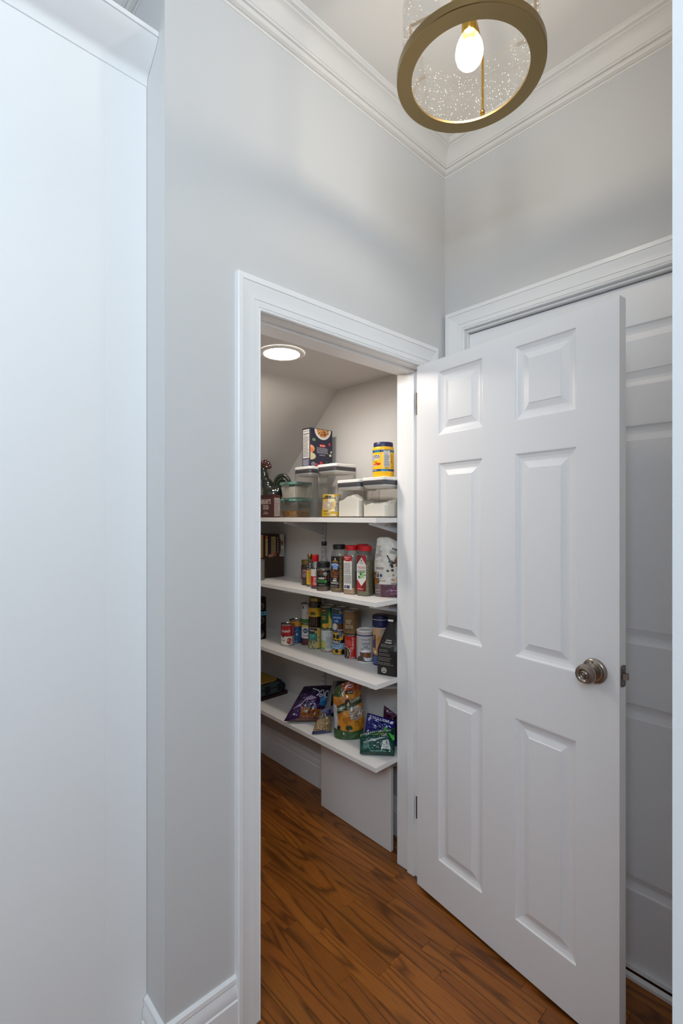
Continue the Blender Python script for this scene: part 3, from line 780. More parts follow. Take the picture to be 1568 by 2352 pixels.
# clouds of flour dust clinging to the inside of the flour box
# yellow bag inside the tall container
def loft_bag(name, label, c, z, rotz, H, prof, paint, material, art=None, cat='bag', group=None, p=2.6, wr=0.004, ns=64, nt=64, seed=0.0, lean=(0, 0), fold=None, kinkfn=None):
    """upright bag: prof(t) -> (half width, half depth, x shift, y shift); local -y is the printed front. paint(x, z, front)->rgb"""
    t = thing(name, (c[0], c[1], z), label, cat, group, rotz=rotz)
    def wrinkle(x, zz, s): return wr * (noise.noise((x * 26 + seed, zz * 15, s * 3 + seed)) + .6 * noise.noise((x * 60, zz * 34 + seed, s * 5)))
    def sec(tt, a):
        w, d, sx, sy = prof(tt); ca, sa = math.cos(a), math.sin(a)
        x = w * math.copysign(abs(ca) ** (2 / p), ca); y = d * math.copysign(abs(sa) ** (2 / p), sa)
        zz = tt * H
        fade = min(1, abs(sa) * 2.2) * min(1, tt * 8 + .12)
        y += math.copysign(1, sa) * -abs(wrinkle(x, zz, 1 if sa > 0 else -1)) * fade * (1 if sa > 0 else 1)
        return Vector((x + sx + lean[0] * tt, y + sy + lean[1] * tt, zz + (kinkfn(x, tt) if kinkfn else 0)))
    vs = []; cs = []; fs = []
    for j in range(nt + 1):
        for i in range(ns):
            a = 2 * PI * i / ns - PI / 2; P = sec(j / nt, a); vs.append(tuple(P)); cs.append(lin(paint(P.x - prof(j / nt)[2], j / nt, math.sin(a) < 0.12, P)))
    for j in range(nt):
        for i in range(ns): fs.append((j * ns + i, j * ns + (i + 1) % ns, (j + 1) * ns + (i + 1) % ns, (j + 1) * ns + i))
    fs.append(tuple(reversed(range(ns)))); fs.append(tuple(nt * ns + i for i in range(ns)))
    if art:
        A = Art(); art(A)
        def mp(x, y, e):
            tt = max(0, min(1, y / H)); w, d, sx, sy = prof(tt)
            q = max(-.97, min(.97, x / max(w, 1e-4)))
            ca = math.copysign(abs(q) ** (p / 2), q); a = -math.acos(max(-1, min(1, ca)))
            P = sec(tt, a); return P + Vector((q * .3, -1, 0)).normalized() * (e + .0021)
        b0 = len(vs); vs += [tuple(mp(x, y, .00035 + .00006 * L)) for x, y, L in A.v]; cs += A.c; fs += [tuple(b0 + i for i in f) for f in A.f]
    me = bpy.data.meshes.new('film'); me.from_pydata(vs, [], fs)
    at = me.color_attributes.new('Col', 'FLOAT_COLOR', 'POINT'); at.data.foreach_set('color', [k for q in cs for k in (*q, 1.0)])
    me.polygons.foreach_set('use_smooth', [True] * len(me.polygons))
    o = link('film', me, M[material], None); o.parent = t
    return t
def yb_prof(t): return (.048 - .006 * t, .026 * (1 - .35 * t) + .002, 0.0, 0.0)
def yb_paint(x, t, front, P):
    if front and x > .017 and .22 < t < .93: return hx('c9c2b4') if noise.noise((x * 300, t * 90, 1)) < .12 else hx('77706a')
    if front and ((x + .022) / .026) ** 2 + ((t - .55) / .27) ** 2 < 1 and t < .72: return hx('d9bc92')
    if .78 < t < .86 and x < .018: return hx('6d5420')
    return hx('f0c010')
def yb_art(A):
    A.lines(-.032, .088, .000, .099, 1, '3a2a10', 9, .8); A.lines(-.038, .020, -.010, .030, 2, '6a4a10', 2); A.lines(-.038, .009, -.010, .014, 1, '3a2a10', 4)
loft_bag('yellow_bag', 'small bright yellow printed bag inside the tall clear container', (-.170, .522), Z1 + .0062, math.radians(-43), .104, yb_prof, yb_paint, 'film', yb_art, p=3.2, wr=.002, ns=60, nt=44)

# pasta carton on the tall container lids
def pf(a, W, H):
    a.ell(W * .56, H * .985, W * .37, H * .265, 'd9d6d0', 28, 3, 180, 360)
    a.ell(W * .56, H * .985, W * .28, H * .20, 'c79a62', 28, 3, 180, 360)
    rnd = random.Random(3)
    for k in range(46):
        an = PI + rnd.random() * PI; q = math.sqrt(rnd.random()) * .95
        x = W * .56 + W * .27 * q * math.cos(an); y = H * .985 + H * .195 * q * math.sin(an); r = rnd.random() * PI
        L = W * .045; B = W * .012; ca, sa = math.cos(r), math.sin(r)
        a.poly([(x - L * ca + B * sa, min(H * .983, y - L * sa - B * ca)), (x + L * ca + B * sa, min(H * .983, y + L * sa - B * ca)), (x + L * ca - B * sa, min(H * .983, y + L * sa + B * ca)), (x - L * ca - B * sa, min(H * .983, y - L * sa + B * ca))], rnd.choice(['d08a3a', '8a3c1c', 'b5562a', 'e0b070', '6a3016', 'c46a34']), 1); a.layer -= .9
    a.layer += 3
    a.ell(W * .16, H * .70, W * .075, H * .04, '6f8c5c', 16, 2); a.ell(W * .86, H * .615, W * .05, H * .045, 'b3202a', 16, 2); a.ell(W * .845, H * .635, W * .014, H * .012, 'e8b0b0', 8, 1)
    a.ell(W * .54, H * .565, W * .145, H * .04, 'c02028', 20, 2); a.text('Barilla', W * .54, H * .563, H * .034, 'f2e8e0', W * .22)
    a.lines(W * .29, H * .355, W * .80, H * .515, 6, 'c8c8d2', 9, .34); a.lines(W * .40, H * .295, W * .70, H * .335, 2, 'c8c8d2', 12, .34)
    a.ell(W * .0, H * .46, W * .185, H * .10, 'e0a070', 18, 3, -90, 90); a.ell(W * .0, H * .43, W * .16, H * .06, 'd87a48', 18, 2, -90, 90); a.ell(W * .0, H * .27, W * .24, H * .095, 'c9bc98', 18, 3, -90, 90)
    a.ell(W * .89, H * .33, W * .055, H * .035, 'd8cc9c', 14, 2); a.ell(W * .93, H * .42, W * .03, H * .03, 'e0dccc', 10, 2)
    a.ell(W * .28, H * .06, W * .06, H * .035, 'b8242a', 14, 2); a.ell(W * .47, H * .105, W * .07, H * .04, 'c03028', 14, 2); a.ell(W * .62, H * .06, W * .06, H * .03, '96301f', 14, 2)
    a.ell(W * .72, H * .14, W * .04, H * .02, '4c6b3c', 10, 1); a.ell(W * .90, H * .085, W * .055, H * .065, '4d6f42', 12, 2)
    a.ell(W * .13, H * .065, W * .085, H * .05, 'd8d8e0', 18, 2); a.ell(W * .13, H * .065, W * .072, H * .041, '252540', 18, 2); a.text('O', W * .13, H * .068, H * .04, 'f0f0f4')
def ps(a, W, H):
    a.nutrition(W * .10, H * .22, W * .90, H * .965, rows=12); a.rect(W * .10, H * .02, W * .90, H * .20, '5c5c70', 2, 2); a.lines(W * .12, H * .03, W * .88, H * .19, 9, 'b8b8c4', 8, .4)
carton('pasta_carton', 'dark navy pasta carton with a plate of pasta, standing on the tall container lids', (-.200, .6465, Z1 + .2512), (-.0535, .7077, Z1 + .2512 + .1905), {'-y': pf, '-x': ps}, '232338')

# yellow cornstarch jar with navy lid on the nearest low container
c = (-.1555, .2075); zj = Z1 + .1715
t = thing('starch_jar', (*c, zj), 'yellow plastic cornstarch jar with a navy lid, on a low clear container', 'jar')
w = MB(); w.lathe((*c, zj), [(.042, 0), (.0445, .003), (.0445, .018), (.0455, .020), (.0455, .117), (.0455, .122), (.043, .128), (.0405, .131), (.0405, .142)], 44); w.build('jar_body', mat('yellow_plastic', hx('f0b512'), .4, bump=.04), t, smooth=35)
w = MB(); w.lathe((*c, zj), [(.0405, .129), (.0418, .1295), (.0418, .146), (.040, .149), (.001, .1495)], 44); w.build('screw_lid', M['navy_pl'], t, smooth=35)
a = Art(); R = .0455
a.rect(-PI * R, .0205, PI * R, .1175, 'f5bd14', 56, 1); a.rect(-PI * R, .105, PI * R, .1155, '2c3464', 56, 1); a.rect(-.045, .105, -.015, .1155, '2a7a94', 8, 1); a.rect(.035, .105, .07, .1155, '2a7a94', 8, 1)
a.rect(-PI * R, .0245, PI * R, .034, '23386e', 56, 1); a.rect(-.01, .0245, .02, .034, '2a7aa0', 8, 1); a.lines(-.06, .0265, -.028, .033, 1, 'b8d0e0', 4)
a.poly([(-.075, .068), (-.016, .076), (-.014, .090), (-.020, .0955), (-.075, .0955)], 'f4ead0', 6); a.poly([(-.075, .0695), (-.018, .0772), (-.016, .089), (-.0215, .094), (-.075, .094)], '2f2c50', 6)
a.text('ARGO', -.042, .0825, .0165, 'f6f0e6', .044); a.lines(-.048, .063, -.026, .068, 1, '3a2a30', 4)
a.poly([(-.07, .047), (-.022, .050), (-.010, .058), (-.026, .062), (-.07, .050)], 'c22a18', 4); a.text('STARCH', -.047, .050, .0085, 'f2e4d8', .036); a.rect(-.026, .052, -.013, .060, 'd2331c', 2, 2)
a.nutrition(.002, .0425, .030, .112, rows=7); a.lines(.005, .038, .028, .0415, 1, '7a5210', 5)
a.lines(.035, .055, .044, .098, 9, 'b07a12', 6, .5); a.lines(.035, .062, .043, .066, 1, '5a3a10', 7); a.rect(.038, .042, .0425, .047, '5a7a6a')
a.build('label', cyl_map(c, R, zj, facing(c)), M['printg'], t)

# cocoa tin
def cf(a, W, H):
    a.rect(0, H * .885, W, H, '3a1a18', 3, 1); a.text("HERSHEY'S", W * .42, H * .70, H * .22, 'd8cfc8', W * .78); a.text('COCOA', W * .44, H * .45, H * .20, 'd8cfc8', W * .42)
    a.text('NATURAL', W * .45, H * .235, H * .045, 'cfc4bc', W * .28); a.text('UNSWEETENED', W * .45, H * .17, H * .045, 'cfc4bc', W * .40)
def csd(a, W, H):
    a.nutrition(W * .12, H * .06, W * .92, H * .86, '4a3a38', 'a89c96', 7)
carton('cocoa_box', 'dark brown cocoa box with pale lettering at the far end of the top shelf', (-.2785, .843, Z1 + .0004), (-.236, .965, Z1 + .117), {'-x': cf, '-y': csd}, '4a201c')

# two teal-lidded boxes
def teal_box(label, z, h, fill):
    x0, y0, x1, y1 = -.2035, .757, -.085, .906
    t = thing('lunch_box', ((x0 + x1) / 2, (y0 + y1) / 2, z), label, 'container', 'teal-lidded boxes')
    w = MB(); w.loft([[(x, y, zz) for x, y in rrect(x0 + d, y0 + d, x1 - d, y1 - d, .02, 5)] for d, zz in ((.014, z + .0006), (.010, z + .002), (.004, z + h - .022), (.002, z + h - .016))], cap=False)
    w.quad(*[(x, y, z + .0008) for x, y in ((x0 + .016, y0 + .016), (x1 - .016, y0 + .016), (x1 - .016, y1 - .016), (x0 + .016, y1 - .016))]); w.build('clear_body', M['jar_clear'], t, smooth=35)
    w = MB(); w.loft([[(x, y, zz) for x, y in rrect(x0 + d, y0 + d, x1 - d, y1 - d, .02, 5)] for d, zz in ((.003, z + h - .0155), (0, z + h - .014), (0, z + h - .004), (.003, z + h - .0012))]); w.build('seal_lid', M['teal_pl'], t, smooth=30)
    for q in ((x0 - .006, (y0 + y1) / 2 - .022, x0, (y0 + y1) / 2 + .022), ((x0 + x1) / 2 - .022, y1, (x0 + x1) / 2 + .022, y1 + .006), ((x0 + x1) / 2 - .022, y0 - .006, (x0 + x1) / 2 + .022, y0)):
        w = MB(); w.box(q[0], q[1], z + h - .032, q[2], q[3], z + h - .003, bev=.0015); w.build('clip', M['jar_clear'], t)
    f = MB(); f.loft([[(x, y, zz) for x, y in rrect(x0 + d, y0 + d, x1 - d, y1 - d, .016, 5)] for d, zz in ((.0165, z + .0022), (.0122, z + .003), (.0122 - (fill - .004) * .09, z + fill - .004), (.02, z + fill))])
    return t, f
t, f = teal_box('lower teal-lidded clear box with orange-brown crumbs inside', Z1 + .0004, .098, .036)
props(f.build('crumbs', M['crumbs'], smooth=40), 'orange-brown crumbs in the lower teal-lidded box', 'crumbs', None, 'stuff')
t, f = teal_box('upper teal-lidded clear box full of white powder', Z1 + .0992, .085, .062)
props(f.build('sugar', M['flour'], smooth=40), 'white powder filling the upper teal-lidded box', 'sugar', None, 'stuff')

# ceramic rooster (body axis along the picture plane, head to the left)
rc = Vector((-.176, .990, Z1 + .008))
rt = thing('rooster_figurine', tuple(rc), 'glossy dark ceramic rooster with a brown comb and arched tail behind the cocoa box', 'figurine')
RX = Vector((.729, -.684, 0)); RY = Vector((.684, .729, 0)); RZ = Vector((0, 0, 1))
def rp(x, z, y=0): return rc + RX * x + RY * y + RZ * z
w = MB()
for x, z, a, b2, cc, rot in ((-.005, .115, .052, .036, .058, .5), (-.030, .165, .034, .028, .045, .25), (-.048, .215, .024, .021, .035, .1), (-.054, .250, .021, .019, .022, 0), (-.005, .07, .035, .028, .03, 0), (-.004, .02, .040, .030, .022, 0), (-.004, .045, .022, .020, .03, 0), (.025, .135, .035, .028, .035, .8)):
    m3 = Matrix((RX, RY, RZ)).transposed() @ Matrix.Rotation(-rot, 3, 'Y')
    w.ellipsoid(rp(x, z), (a, b2, cc), m3)
o = w.build('body', M['glaze'], rt)
md = o.modifiers.new('fuse', 'REMESH'); md.mode = 'VOXEL'; md.voxel_size = .0045; md.use_smooth_shade = True
md = o.modifiers.new('soft', 'SMOOTH'); md.iterations = 6
w = MB()
for k, (x, z, r) in enumerate(((-.072, .275, .010), (-.060, .288, .0125), (-.045, .290, .0135), (-.029, .283, .0135), (-.020, .270, .011))): w.ellipsoid(rp(x, z), (r, .007, r * 1.25), Matrix((RX, RY, RZ)).transposed())
w.ellipsoid(rp(-.048, .265), (.026, .007, .014), Matrix((RX, RY, RZ)).transposed()); w.build('comb', M['glaze_red'], rt, smooth=60)
w = MB(); w.ellipsoid(rp(-.074, .222), (.009, .006, .016), Matrix((RX, RY, RZ)).transposed()); w.build('wattle', M['glaze_red'], rt, smooth=60)
w = MB(); w.lathe(rp(-.070, .246), [(.007, 0), (.004, .012), (.0005, .019)], 14, -RX); w.build('beak', M['goldlid'], rt, smooth=40)
for k, (R0, top, wd) in enumerate(((.056, .205, .0075), (.048, .195, .0075), (.040, .185, .007), (.031, .174, .0065), (.022, .163, .006))):
    pts = [rp(.012, .118, .004 * (k % 2))]
    for q in range(9):
        an = math.radians(165 - 150 * q / 8); pts.append(rp(.050 + R0 * math.cos(an) * .80, top - R0 + R0 * math.sin(an) * 1.1 + .012, (.005 if k % 2 else -.004)))
    if k < 2: pts.append(rp(.050 + R0 * .80 + .004, top - R0 - .03 + .012, 0))
    rr = [.005] + [wd * (1.0 + .25 * math.sin(PI * q / 8)) for q in range(9)] + ([.003] if k < 2 else [])
    w = MB(); w.tube(pts, rr, 12); w.build('tail_feather', M['glaze_tail'], rt, smooth=60)

# ================================================================== SECOND SHELF
Z2 = SH[1] + .0003
def jar(name, label, c, z, prof, fill, fillmat, lid, lidmat, art=None, r=None, cat='jar', group=None, glassm='jar_clear', square=None, seg=40, labelmat='printg', flat=None, rot=0.0, dang=0.0):
    """transparent jar: clear shell, filling inside, screw lid, label. square=(half, corner radius) gives a square jar turned by rot"""
    t = thing(name, (c[0], c[1], z), label, cat, group)
    def ring(rad, zz, sq):
        if not square: return [(c[0] + rad * math.cos(2 * PI * k / seg), c[1] + rad * math.sin(2 * PI * k / seg), zz) for k in range(seg)]
        # blend from a rounded square (sq=1) to a circle (sq=0)
        pts = []
        for k in range(seg):
            a = 2 * PI * k / seg; ca, sa = math.cos(a), math.sin(a)
            m = (abs(ca) ** 8 + abs(sa) ** 8) ** (-1 / 8)
            q = rad * (sq * min(m, 1.22) + (1 - sq)); A = a + rot
            pts.append((c[0] + q * math.cos(A), c[1] + q * math.sin(A), zz))
        return pts
    w = MB(); w.loft([ring(q[0], z + q[1], q[2] if len(q) > 2 else 1) for q in prof]); w.build('clear_body', M[glassm], t, smooth=40)
    if fill:
        w = MB(); pf2 = [q for q in prof if q[1] < fill] ; last = prof[min(len(pf2), len(prof) - 1)]
        w.loft([ring(q[0] - .0016, z + max(q[1], .0016), q[2] if len(q) > 2 else 1) for q in pf2] + [ring(pf2[-1][0] * .5 + last[0] * .5 - .0016, z + fill, pf2[-1][2] if len(pf2[-1]) > 2 else 1)])
        w.build('filling', M[fillmat], t, smooth=40)
    w = MB(); w.lathe((*c, z), lid, 40); w.build('screw_lid', M[lidmat], t, smooth=35)
    if art:
        a = Art(); art(a)
        if square:
            A = rot + flat * PI / 2; n = Vector((math.cos(A), math.sin(A), 0)); rt2 = Vector((-math.sin(A), math.cos(A), 0))
            a.build('label', flat_map(Vector((c[0], c[1], z)) + n * (square + .0003), rt2, (0, 0, 1), n), M[labelmat], t)
        else: a.build('label', cyl_map(c, r + .0002, z, facing(c) + dang), M[labelmat], t)
    return t
# tins and carton on the end board
G2 = 'tins and cartons at the far end of the second shelf'
def lower_art(a, W, H): a.rect(.004, .004, W - .004, H - .004, '3a2718', 4, 4); a.ell(W * .98, H * .5, W * .04, H * .5, '4a3220', 14, 2, 90, 270)
carton('cardboard_tray', 'plain dark brown cardboard box under the tin carton, far end of the second shelf', (-.235, 1.088, Z2), (-.030, 1.285, Z2 + .116), {'-y': lower_art}, '3a2718', kindmat=M['kraft'])
def upper_art(a, W, H):
    a.rect(0, 0, W, H, 'b8aca0', 3, 3); a.rect(0, 0, W * .36, H, 'b08a50', 2, 2); a.rect(W * .28, 0, W * .84, H, '24120e', 3, 3)
    a.poly([(W * .80, 0), (W * .88, H * .2), (W * .89, H * .7), (W * .82, H * .97), (W * .74, H), (W * .74, 0)], '38201a', 4)
    a.rect(W * .36, H * .06, W * .43, H * .94, 'c8b078', 1, 2); a.rect(W * .36, H * .80, W * .43, H * .95, 'b85a34', 1, 2); a.lines(W * .37, H * .10, W * .425, H * .76, 12, '5a4420', 3)
    a.rect(W * .55, H * .08, W * .70, H * .90, '9c8a5c', 1, 2); a.lines(W * .56, H * .12, W * .69, H * .84, 13, '4a3a20', 4); a.rect(W * .64, H * .02, W * .72, H * .22, 'a84a30', 1, 1); a.poly([(W * .45, 0), (W * .62, 0), (W * .60, H * .10), (W * .47, H * .14)], 'a88068', 3)
    a.lines(W * .755, H * .16, W * .805, H * .88, 6, '8a7a60', 6, .6)
    a.ell(W * .93, H * .60, W * .04, H * .12, '8a4a24', 12, 2); a.lines(W * .86, H * .04, W * .98, H * .34, 6, '6a6058', 5)
carton('tin_carton', 'glossy dark brown and cream carton with gold strips, on the cardboard box', (-.232, 1.087, Z2 + .1163), (-.032, 1.270, Z2 + .1163 + .128), {'-y': upper_art}, '2a1712')
can('steel_tin', 'bare silvery tin can beside the cardboard box, far end of the second shelf', (-.225, 1.0535), Z2, .0300, .112, lambda a, r, h: (a.rect(-.028, .01, -.004, h - .012, '8e8c84', 6, 1), a.lines(-.026, .02, -.008, h - .02, 9, '4c4a46', 2)), base='75746c')
# brown sauce jar with gold lid
def sj(a):
    R = .0312
    a.rect(-PI * R, .030, PI * R, .092, '3a2420', 48, 1); a.rect(-.032, .038, .030, .078, '6e5650', 12, 1); a.text('CHIPOTLE', -.004, .0745, .0095, 'b8a69c', .040)
    a.poly([(-.02, .06), (.01, .052), (.022, .060), (.006, .066)], 'b09a92', 3); a.lines(-.026, .044, .012, .058, 3, '9a8a84', 4); a.ell(.016, .047, .006, .007, 'b0452c', 10, 1)
jar('sauce_jar', 'squat dark brown sauce jar with a gold lid, leftmost on the second shelf\'s side board', (-.153, .725), Z2, [(.029, 0), (.0315, .003), (.0315, .094), (.0295, .104), (.027, .107)], None, None, [(.0285, .105), (.0302, .107), (.0302, .124), (.028, .1262), (.001, .1262)], 'goldlid', sj, .0316, glassm='amber')
# yellow-label bottle behind the red-capped one
def yl(a): a.rect(-.02, .012, .02, .080, 'd8a92c', 16, 1); a.lines(-.012, .018, .004, .070, 8, '8a6414', 5); a.ell(-.004, .073, .004, .004, 'b85a1c', 8, 1)
jar('sauce_bottle', 'slim bottle with a yellow label and gold cap, partly behind the red-capped bottle', (-.1800, .6720), Z2, [(.0165, 0), (.018, .003), (.018, .088), (.015, .102), (.010, .115), (.0095, .140)], .09, 'olive_oil', [(.0105, .134), (.0118, .136), (.0118, .158), (.011, .160), (.001, .160)], 'goldlid', yl, .0182, cat='bottle', group='bottles on the second shelf')
# red cap bottle
def rb(a):
    a.rect(-PI * .0225, .013, PI * .0225, .060, 'a8121c', 40, 1); a.rect(-PI * .0225, .060, PI * .0225, .094, 'cfc6ba', 40, 1)
    a.ell(.010, .078, .011, .013, '8a8478', 14, 2); a.ell(.010, .078, .009, .011, 'cfc6ba', 14, 2); a.lines(-.010, .038, .014, .056, 2, 'e8d8d0', 3); a.lines(-.012, .018, .014, .036, 4, 'e0c8c0', 7)
jar('sauce_bottle', 'dark sauce bottle with a bright red cap and red-and-white label', (-.2035, .602), Z2, [(.021, 0), (.0225, .003), (.0225, .096), (.019, .110), (.012, .124), (.0118, .14)], .10, 'sauce', [(.0155, .130), (.0165, .132), (.0165, .160), (.015, .162), (.001, .162)], 'red_pl', rb, .0226, cat='bottle', group='bottles on the second shelf')
# tall clear bottle with black cap
jar('tall_bottle', 'tall thin clear bottle with a black cap, behind the others on the second shelf', (-.102, .655), Z2, [(.021, 0), (.0225, .003), (.0225, .105), (.020, .122), (.0135, .150), (.0115, .20), (.0115, .205)], .07, 'amber', [(.0125, .199), (.0135, .2005), (.0135, .218), (.0125, .2195), (.001, .2195)], 'black_pl', cat='bottle', group='bottles on the second shelf')
# small black-lidded spice jar
def wj(a):
    R = .034
    a.rect(-.036, .022, .036, .093, '141210', 16, 1); a.ell(-.010, .086, .017, .014, '5a3a24', 14, 2); a.rect(-.036, .093, .036, .0945, '3a2c22', 8, 1)
    a.poly([(-.032, .053), (.012, .053), (.012, .066), (-.032, .068)], '2a2222', 3); a.text('weber', -.010, .0605, .0115, 'e8e4e0', .031); a.rect(.008, .056, .014, .066, 'b01c22', 1, 1)
    a.rect(-.032, .040, .016, .050, '2f8a34', 6, 1); a.lines(-.026, .0415, .006, .0485, 1, '143c16', 4, .7); a.lines(-.024, .026, .006, .031, 1, '9a948e', 3)
    a.ell(.008, .079, .009, .009, 'c8c4be', 16, 2); a.ell(.008, .079, .0072, .0072, '201c1a', 16, 2); a.ell(.008, .080, .005, .003, 'c0b8b0', 10, 1); a.lines(.020, .045, .034, .088, 10, '6a645e', 8)
jar('spice_jar', 'small spice jar with a black lid and black-and-green label', (-.2135, .532), Z2, [(.031, 0), (.034, .003), (.0345, .095), (.031, .106), (.028, .110)], .092, 'brownspice', [(.0285, .107), (.0312, .108), (.0312, .131), (.029, .133), (.001, .133)], 'black_pl', wj, .0346, group='spice jars on the second shelf')
# tall square black-lidded jar
SQ = [(.0285, 0, 1), (.0305, .003, 1), (.0305, .160, 1), (.0300, .172, 1), (.0262, .188, .6), (.0245, .192, .2), (.0245, .205, 0)]
LIDQ = [(.0272, .195), (.0285, .1965), (.0285, .2145), (.027, .2165), (.001, .2165)]
def mj(a):
    a.rect(-.023, .022, .023, .163, '171210', 4, 8); a.poly([(-.018, .136), (.018, .136), (.014, .141), (0, .150), (-.014, .141)], '8a6a2c', 3); a.rect(-.003, .145, .003, .156, 'b8b0a8')
    a.ell(0, .120, .020, .014, '2c62a8', 18, 2); a.text('MONTREAL', 0, .1255, .0075, 'e8ecf2', .038); a.text('STEAK', 0, .1155, .0065, 'd8e2ee', .024); a.lines(-.013, .103, .013, .109, 1, 'd8d4ce', 4, .7)
    a.scatter(0, .084, .020, .018, 60, ['5a2c18', '7a4024', '3a1c10', '8a5636'], .0025, .006, 4)
    a.lines(-.009, .058, .009, .064, 1, 'd8d4ce', 4, .7); a.lines(-.013, .049, .013, .056, 1, 'e8e4de', 5, .8); a.lines(-.021, .036, .021, .047, 2, 'd0ccc6', 3); a.lines(-.021, .025, .021, .030, 1, 'c0bcb6', 6)
RQ = math.radians(0)
jar('spice_jar', 'tall square jar of coarse steak seasoning with a black lid and black label', (-.186, .4535), Z2, SQ, .160, 'steakspice', LIDQ, 'black_pl', mj, square=.0305, flat=2, rot=math.radians(12), group='spice jars on the second shelf')
def nj(a):
    a.rect(-.022, .022, .022, .172, 'd0ccc6', 3, 6); a.rect(-.022, .152, .022, .172, 'a81e24', 3, 2); a.poly([(-.022, .152), (.022, .152), (.022, .1495), (0, .146), (-.022, .1495)], 'a81e24', 2); a.lines(-.018, .162, .016, .167, 1, 'e8dcd8', 3); a.lines(-.014, .1545, .008, .1590, 1, 'e8dcd8', 5)
    a.lines(-.019, .090, .020, .140, 8, '5a5650', 6, .4); a.lines(-.019, .048, .020, .086, 7, '4a4640', 9, .45); a.rect(-.018, .026, -.010, .040, '55506a'); a.rect(-.007, .026, .011, .040, '4c4860')
jar('spice_jar', 'tall square red-lidded jar with a white nutrition label and beige powder', (-.1880, .3690), Z2, SQ, .030, 'beige', LIDQ, 'red_pl', nj, square=.0305, flat=2, rot=math.radians(12), group='spice jars on the second shelf')
def oj(a):
    a.rect(-.0235, .022, .0235, .176, 'a42226', 3, 8); a.rect(-.0235, .125, -.004, .176, '702019', 2, 3); a.rect(0, .022, .0235, .062, '6a1a1e', 2, 3)
    a.poly([(-.0235, .073), (0, .043), (.0235, .073), (.0235, .135), (0, .168), (-.0235, .135)], 'd6d2cc', 5)
    a.poly([(0, .148), (.0055, .1535), (0, .159), (-.0055, .1535)], '26262c', 2); a.poly([(0, .151), (.0022, .1535), (0, .156), (-.0022, .1535)], 'd6d2cc', 2); a.lines(-.010, .139, .010, .146, 2, '5a5650', 3)
    a.text('OREGANO', 0, .1235, .0115, 'b83a34', .041); a.text('LEAVES', 0, .1075, .0125, '2c2a28', .040)
    rnd = random.Random(2)
    for k in range(26):
        x = -.017 + .036 * rnd.random(); y = .072 + .026 * rnd.random() + .010 * (x + .017) / .036; r = .002 + .003 * rnd.random()
        a.ell(x, y, r * 1.2, r, rnd.choice(['3f7a38', '5c9a4a', '2a5a2a', '8ab86a', 'a8cc8c', '1e4420']), 9, 1); a.layer -= .85
    a.layer += 4; a.lines(-.018, .028, .014, .033, 1, 'e0c8c4', 5)
jar('spice_jar', 'tall square red-lidded jar of dried oregano leaves with a red-and-white label', (-.176, .2955), Z2, SQ, .150, 'oregano', LIDQ, 'red_pl', oj, square=.0305, flat=2, rot=math.radians(12), group='spice jars on the second shelf')
jar('spice_jar', 'red-lidded jar mostly hidden behind the two front red-lidded jars', (-.090, .395), Z2, SQ, .09, 'brownspice', LIDQ, 'red_pl', square=.0305, rot=math.radians(12), group='spice jars on the second shelf')
jar('storage_jar', 'round clear jar with a clear lid behind the oregano jar', (-.075, .318), Z2, [(.040, 0), (.043, .003), (.043, .188), (.041, .195)], .060, 'brownspice', [(.0425, .196), (.0445, .197), (.0445, .214), (.042, .216), (.001, .216)], 'jar_clear', group='spice jars on the second shelf')
# granola bag with folded top
def gp(t):
    w = .066 - .012 * max(0, t - .55) / .45; d = .044 * (1 - t) ** .55 + .004
    if t < .25: w = .063 + .003 * t / .25
    return (w, d, .018 * max(0, t - .5) * 2 * 0 + .0, -.010 * t)
def gpaint(x, t, front, P):
    if t < .205: return hx('54303e') if (x > -.035 or not front) else hx('6e625e')
    if front and x > .018 and .45 < t < .80 and (x - .018) > abs(t - .60) * .12:
        return hx(random.choice(['8a5a2c', '6a3e1c', 'a87438', '4c3a24']))
    if x < -.045 and .16 < t < .42 and front: return hx(random.choice(['8a5424', 'b07a34', '5a3414']))
    return hx('d2cbc0')
def gart(A):
    A.nutrition(-.058, .150, -.026, .222, '4a4846', 'cfc9be', 8)
    rnd = random.Random(5)
    A.poly([(-.012, .178), (-.007, .180), (.018, .132), (.012, .130)], '2c2020', 4)
    for k in range(9): A.ell(-.010 + .030 * rnd.random(), .112 + .045 * rnd.random(), .006, .0045, rnd.choice(['2c2020', '3a2a26']), 10, 1)
    for k in range(14): A.ell(.010 + .040 * rnd.random(), .065 + .030 * rnd.random(), .005, .003, rnd.choice(['b08a66', 'c8a482', '9a7450']), 8, 1)
    A.lines(.012, .206, .046, .218, 1, '3a2e2a', 3, .7); A.lines(.002, .188, .040, .205, 3, '8a827a', 4)
    A.rect(-.055, .080, -.028, .103, 'c0bec2', 2, 2); A.rect(-.053, .084, -.043, .099, '4a4a56'); A.ell(-.035, .0915, .005, .007, '26262a', 12, 1); A.lines(-.056, .118, -.022, .128, 2, '6a645e', 8); A.lines(-.052, .066, -.012, .073, 1, '7a746e', 9)
    A.lines(.008, .056, .055, .062, 2, '3a3432', 10); A.ell(.024, .044, .008, .008, 'b088a8', 16, 2); A.ell(.024, .044, .0062, .0062, '54303e', 16, 2); A.lines(.006, .025, .043, .033, 1, 'b87aa4', 3, .8); A.lines(.004, .012, .044, .022, 2, 'b07a9c', 6)
    A.lines(-.060, .014, -.036, .034, 2, '988c88', 11)
def gk(x, t): return -max(0, t - .60) * 2.5 * (.040 * max(0, (x + .005) / .07) ** 1.2 + .012 * max(0, (-.040 - x) / .02) ** 1.5)
loft_bag('granola_bag', 'crumpled cream granola bag with a purple base beside the oregano jar', (-.1080, .2140), Z2, math.radians(-50), .256, gp, gpaint, 'matte_film', gart, p=2.4, wr=.006, kinkfn=gk)

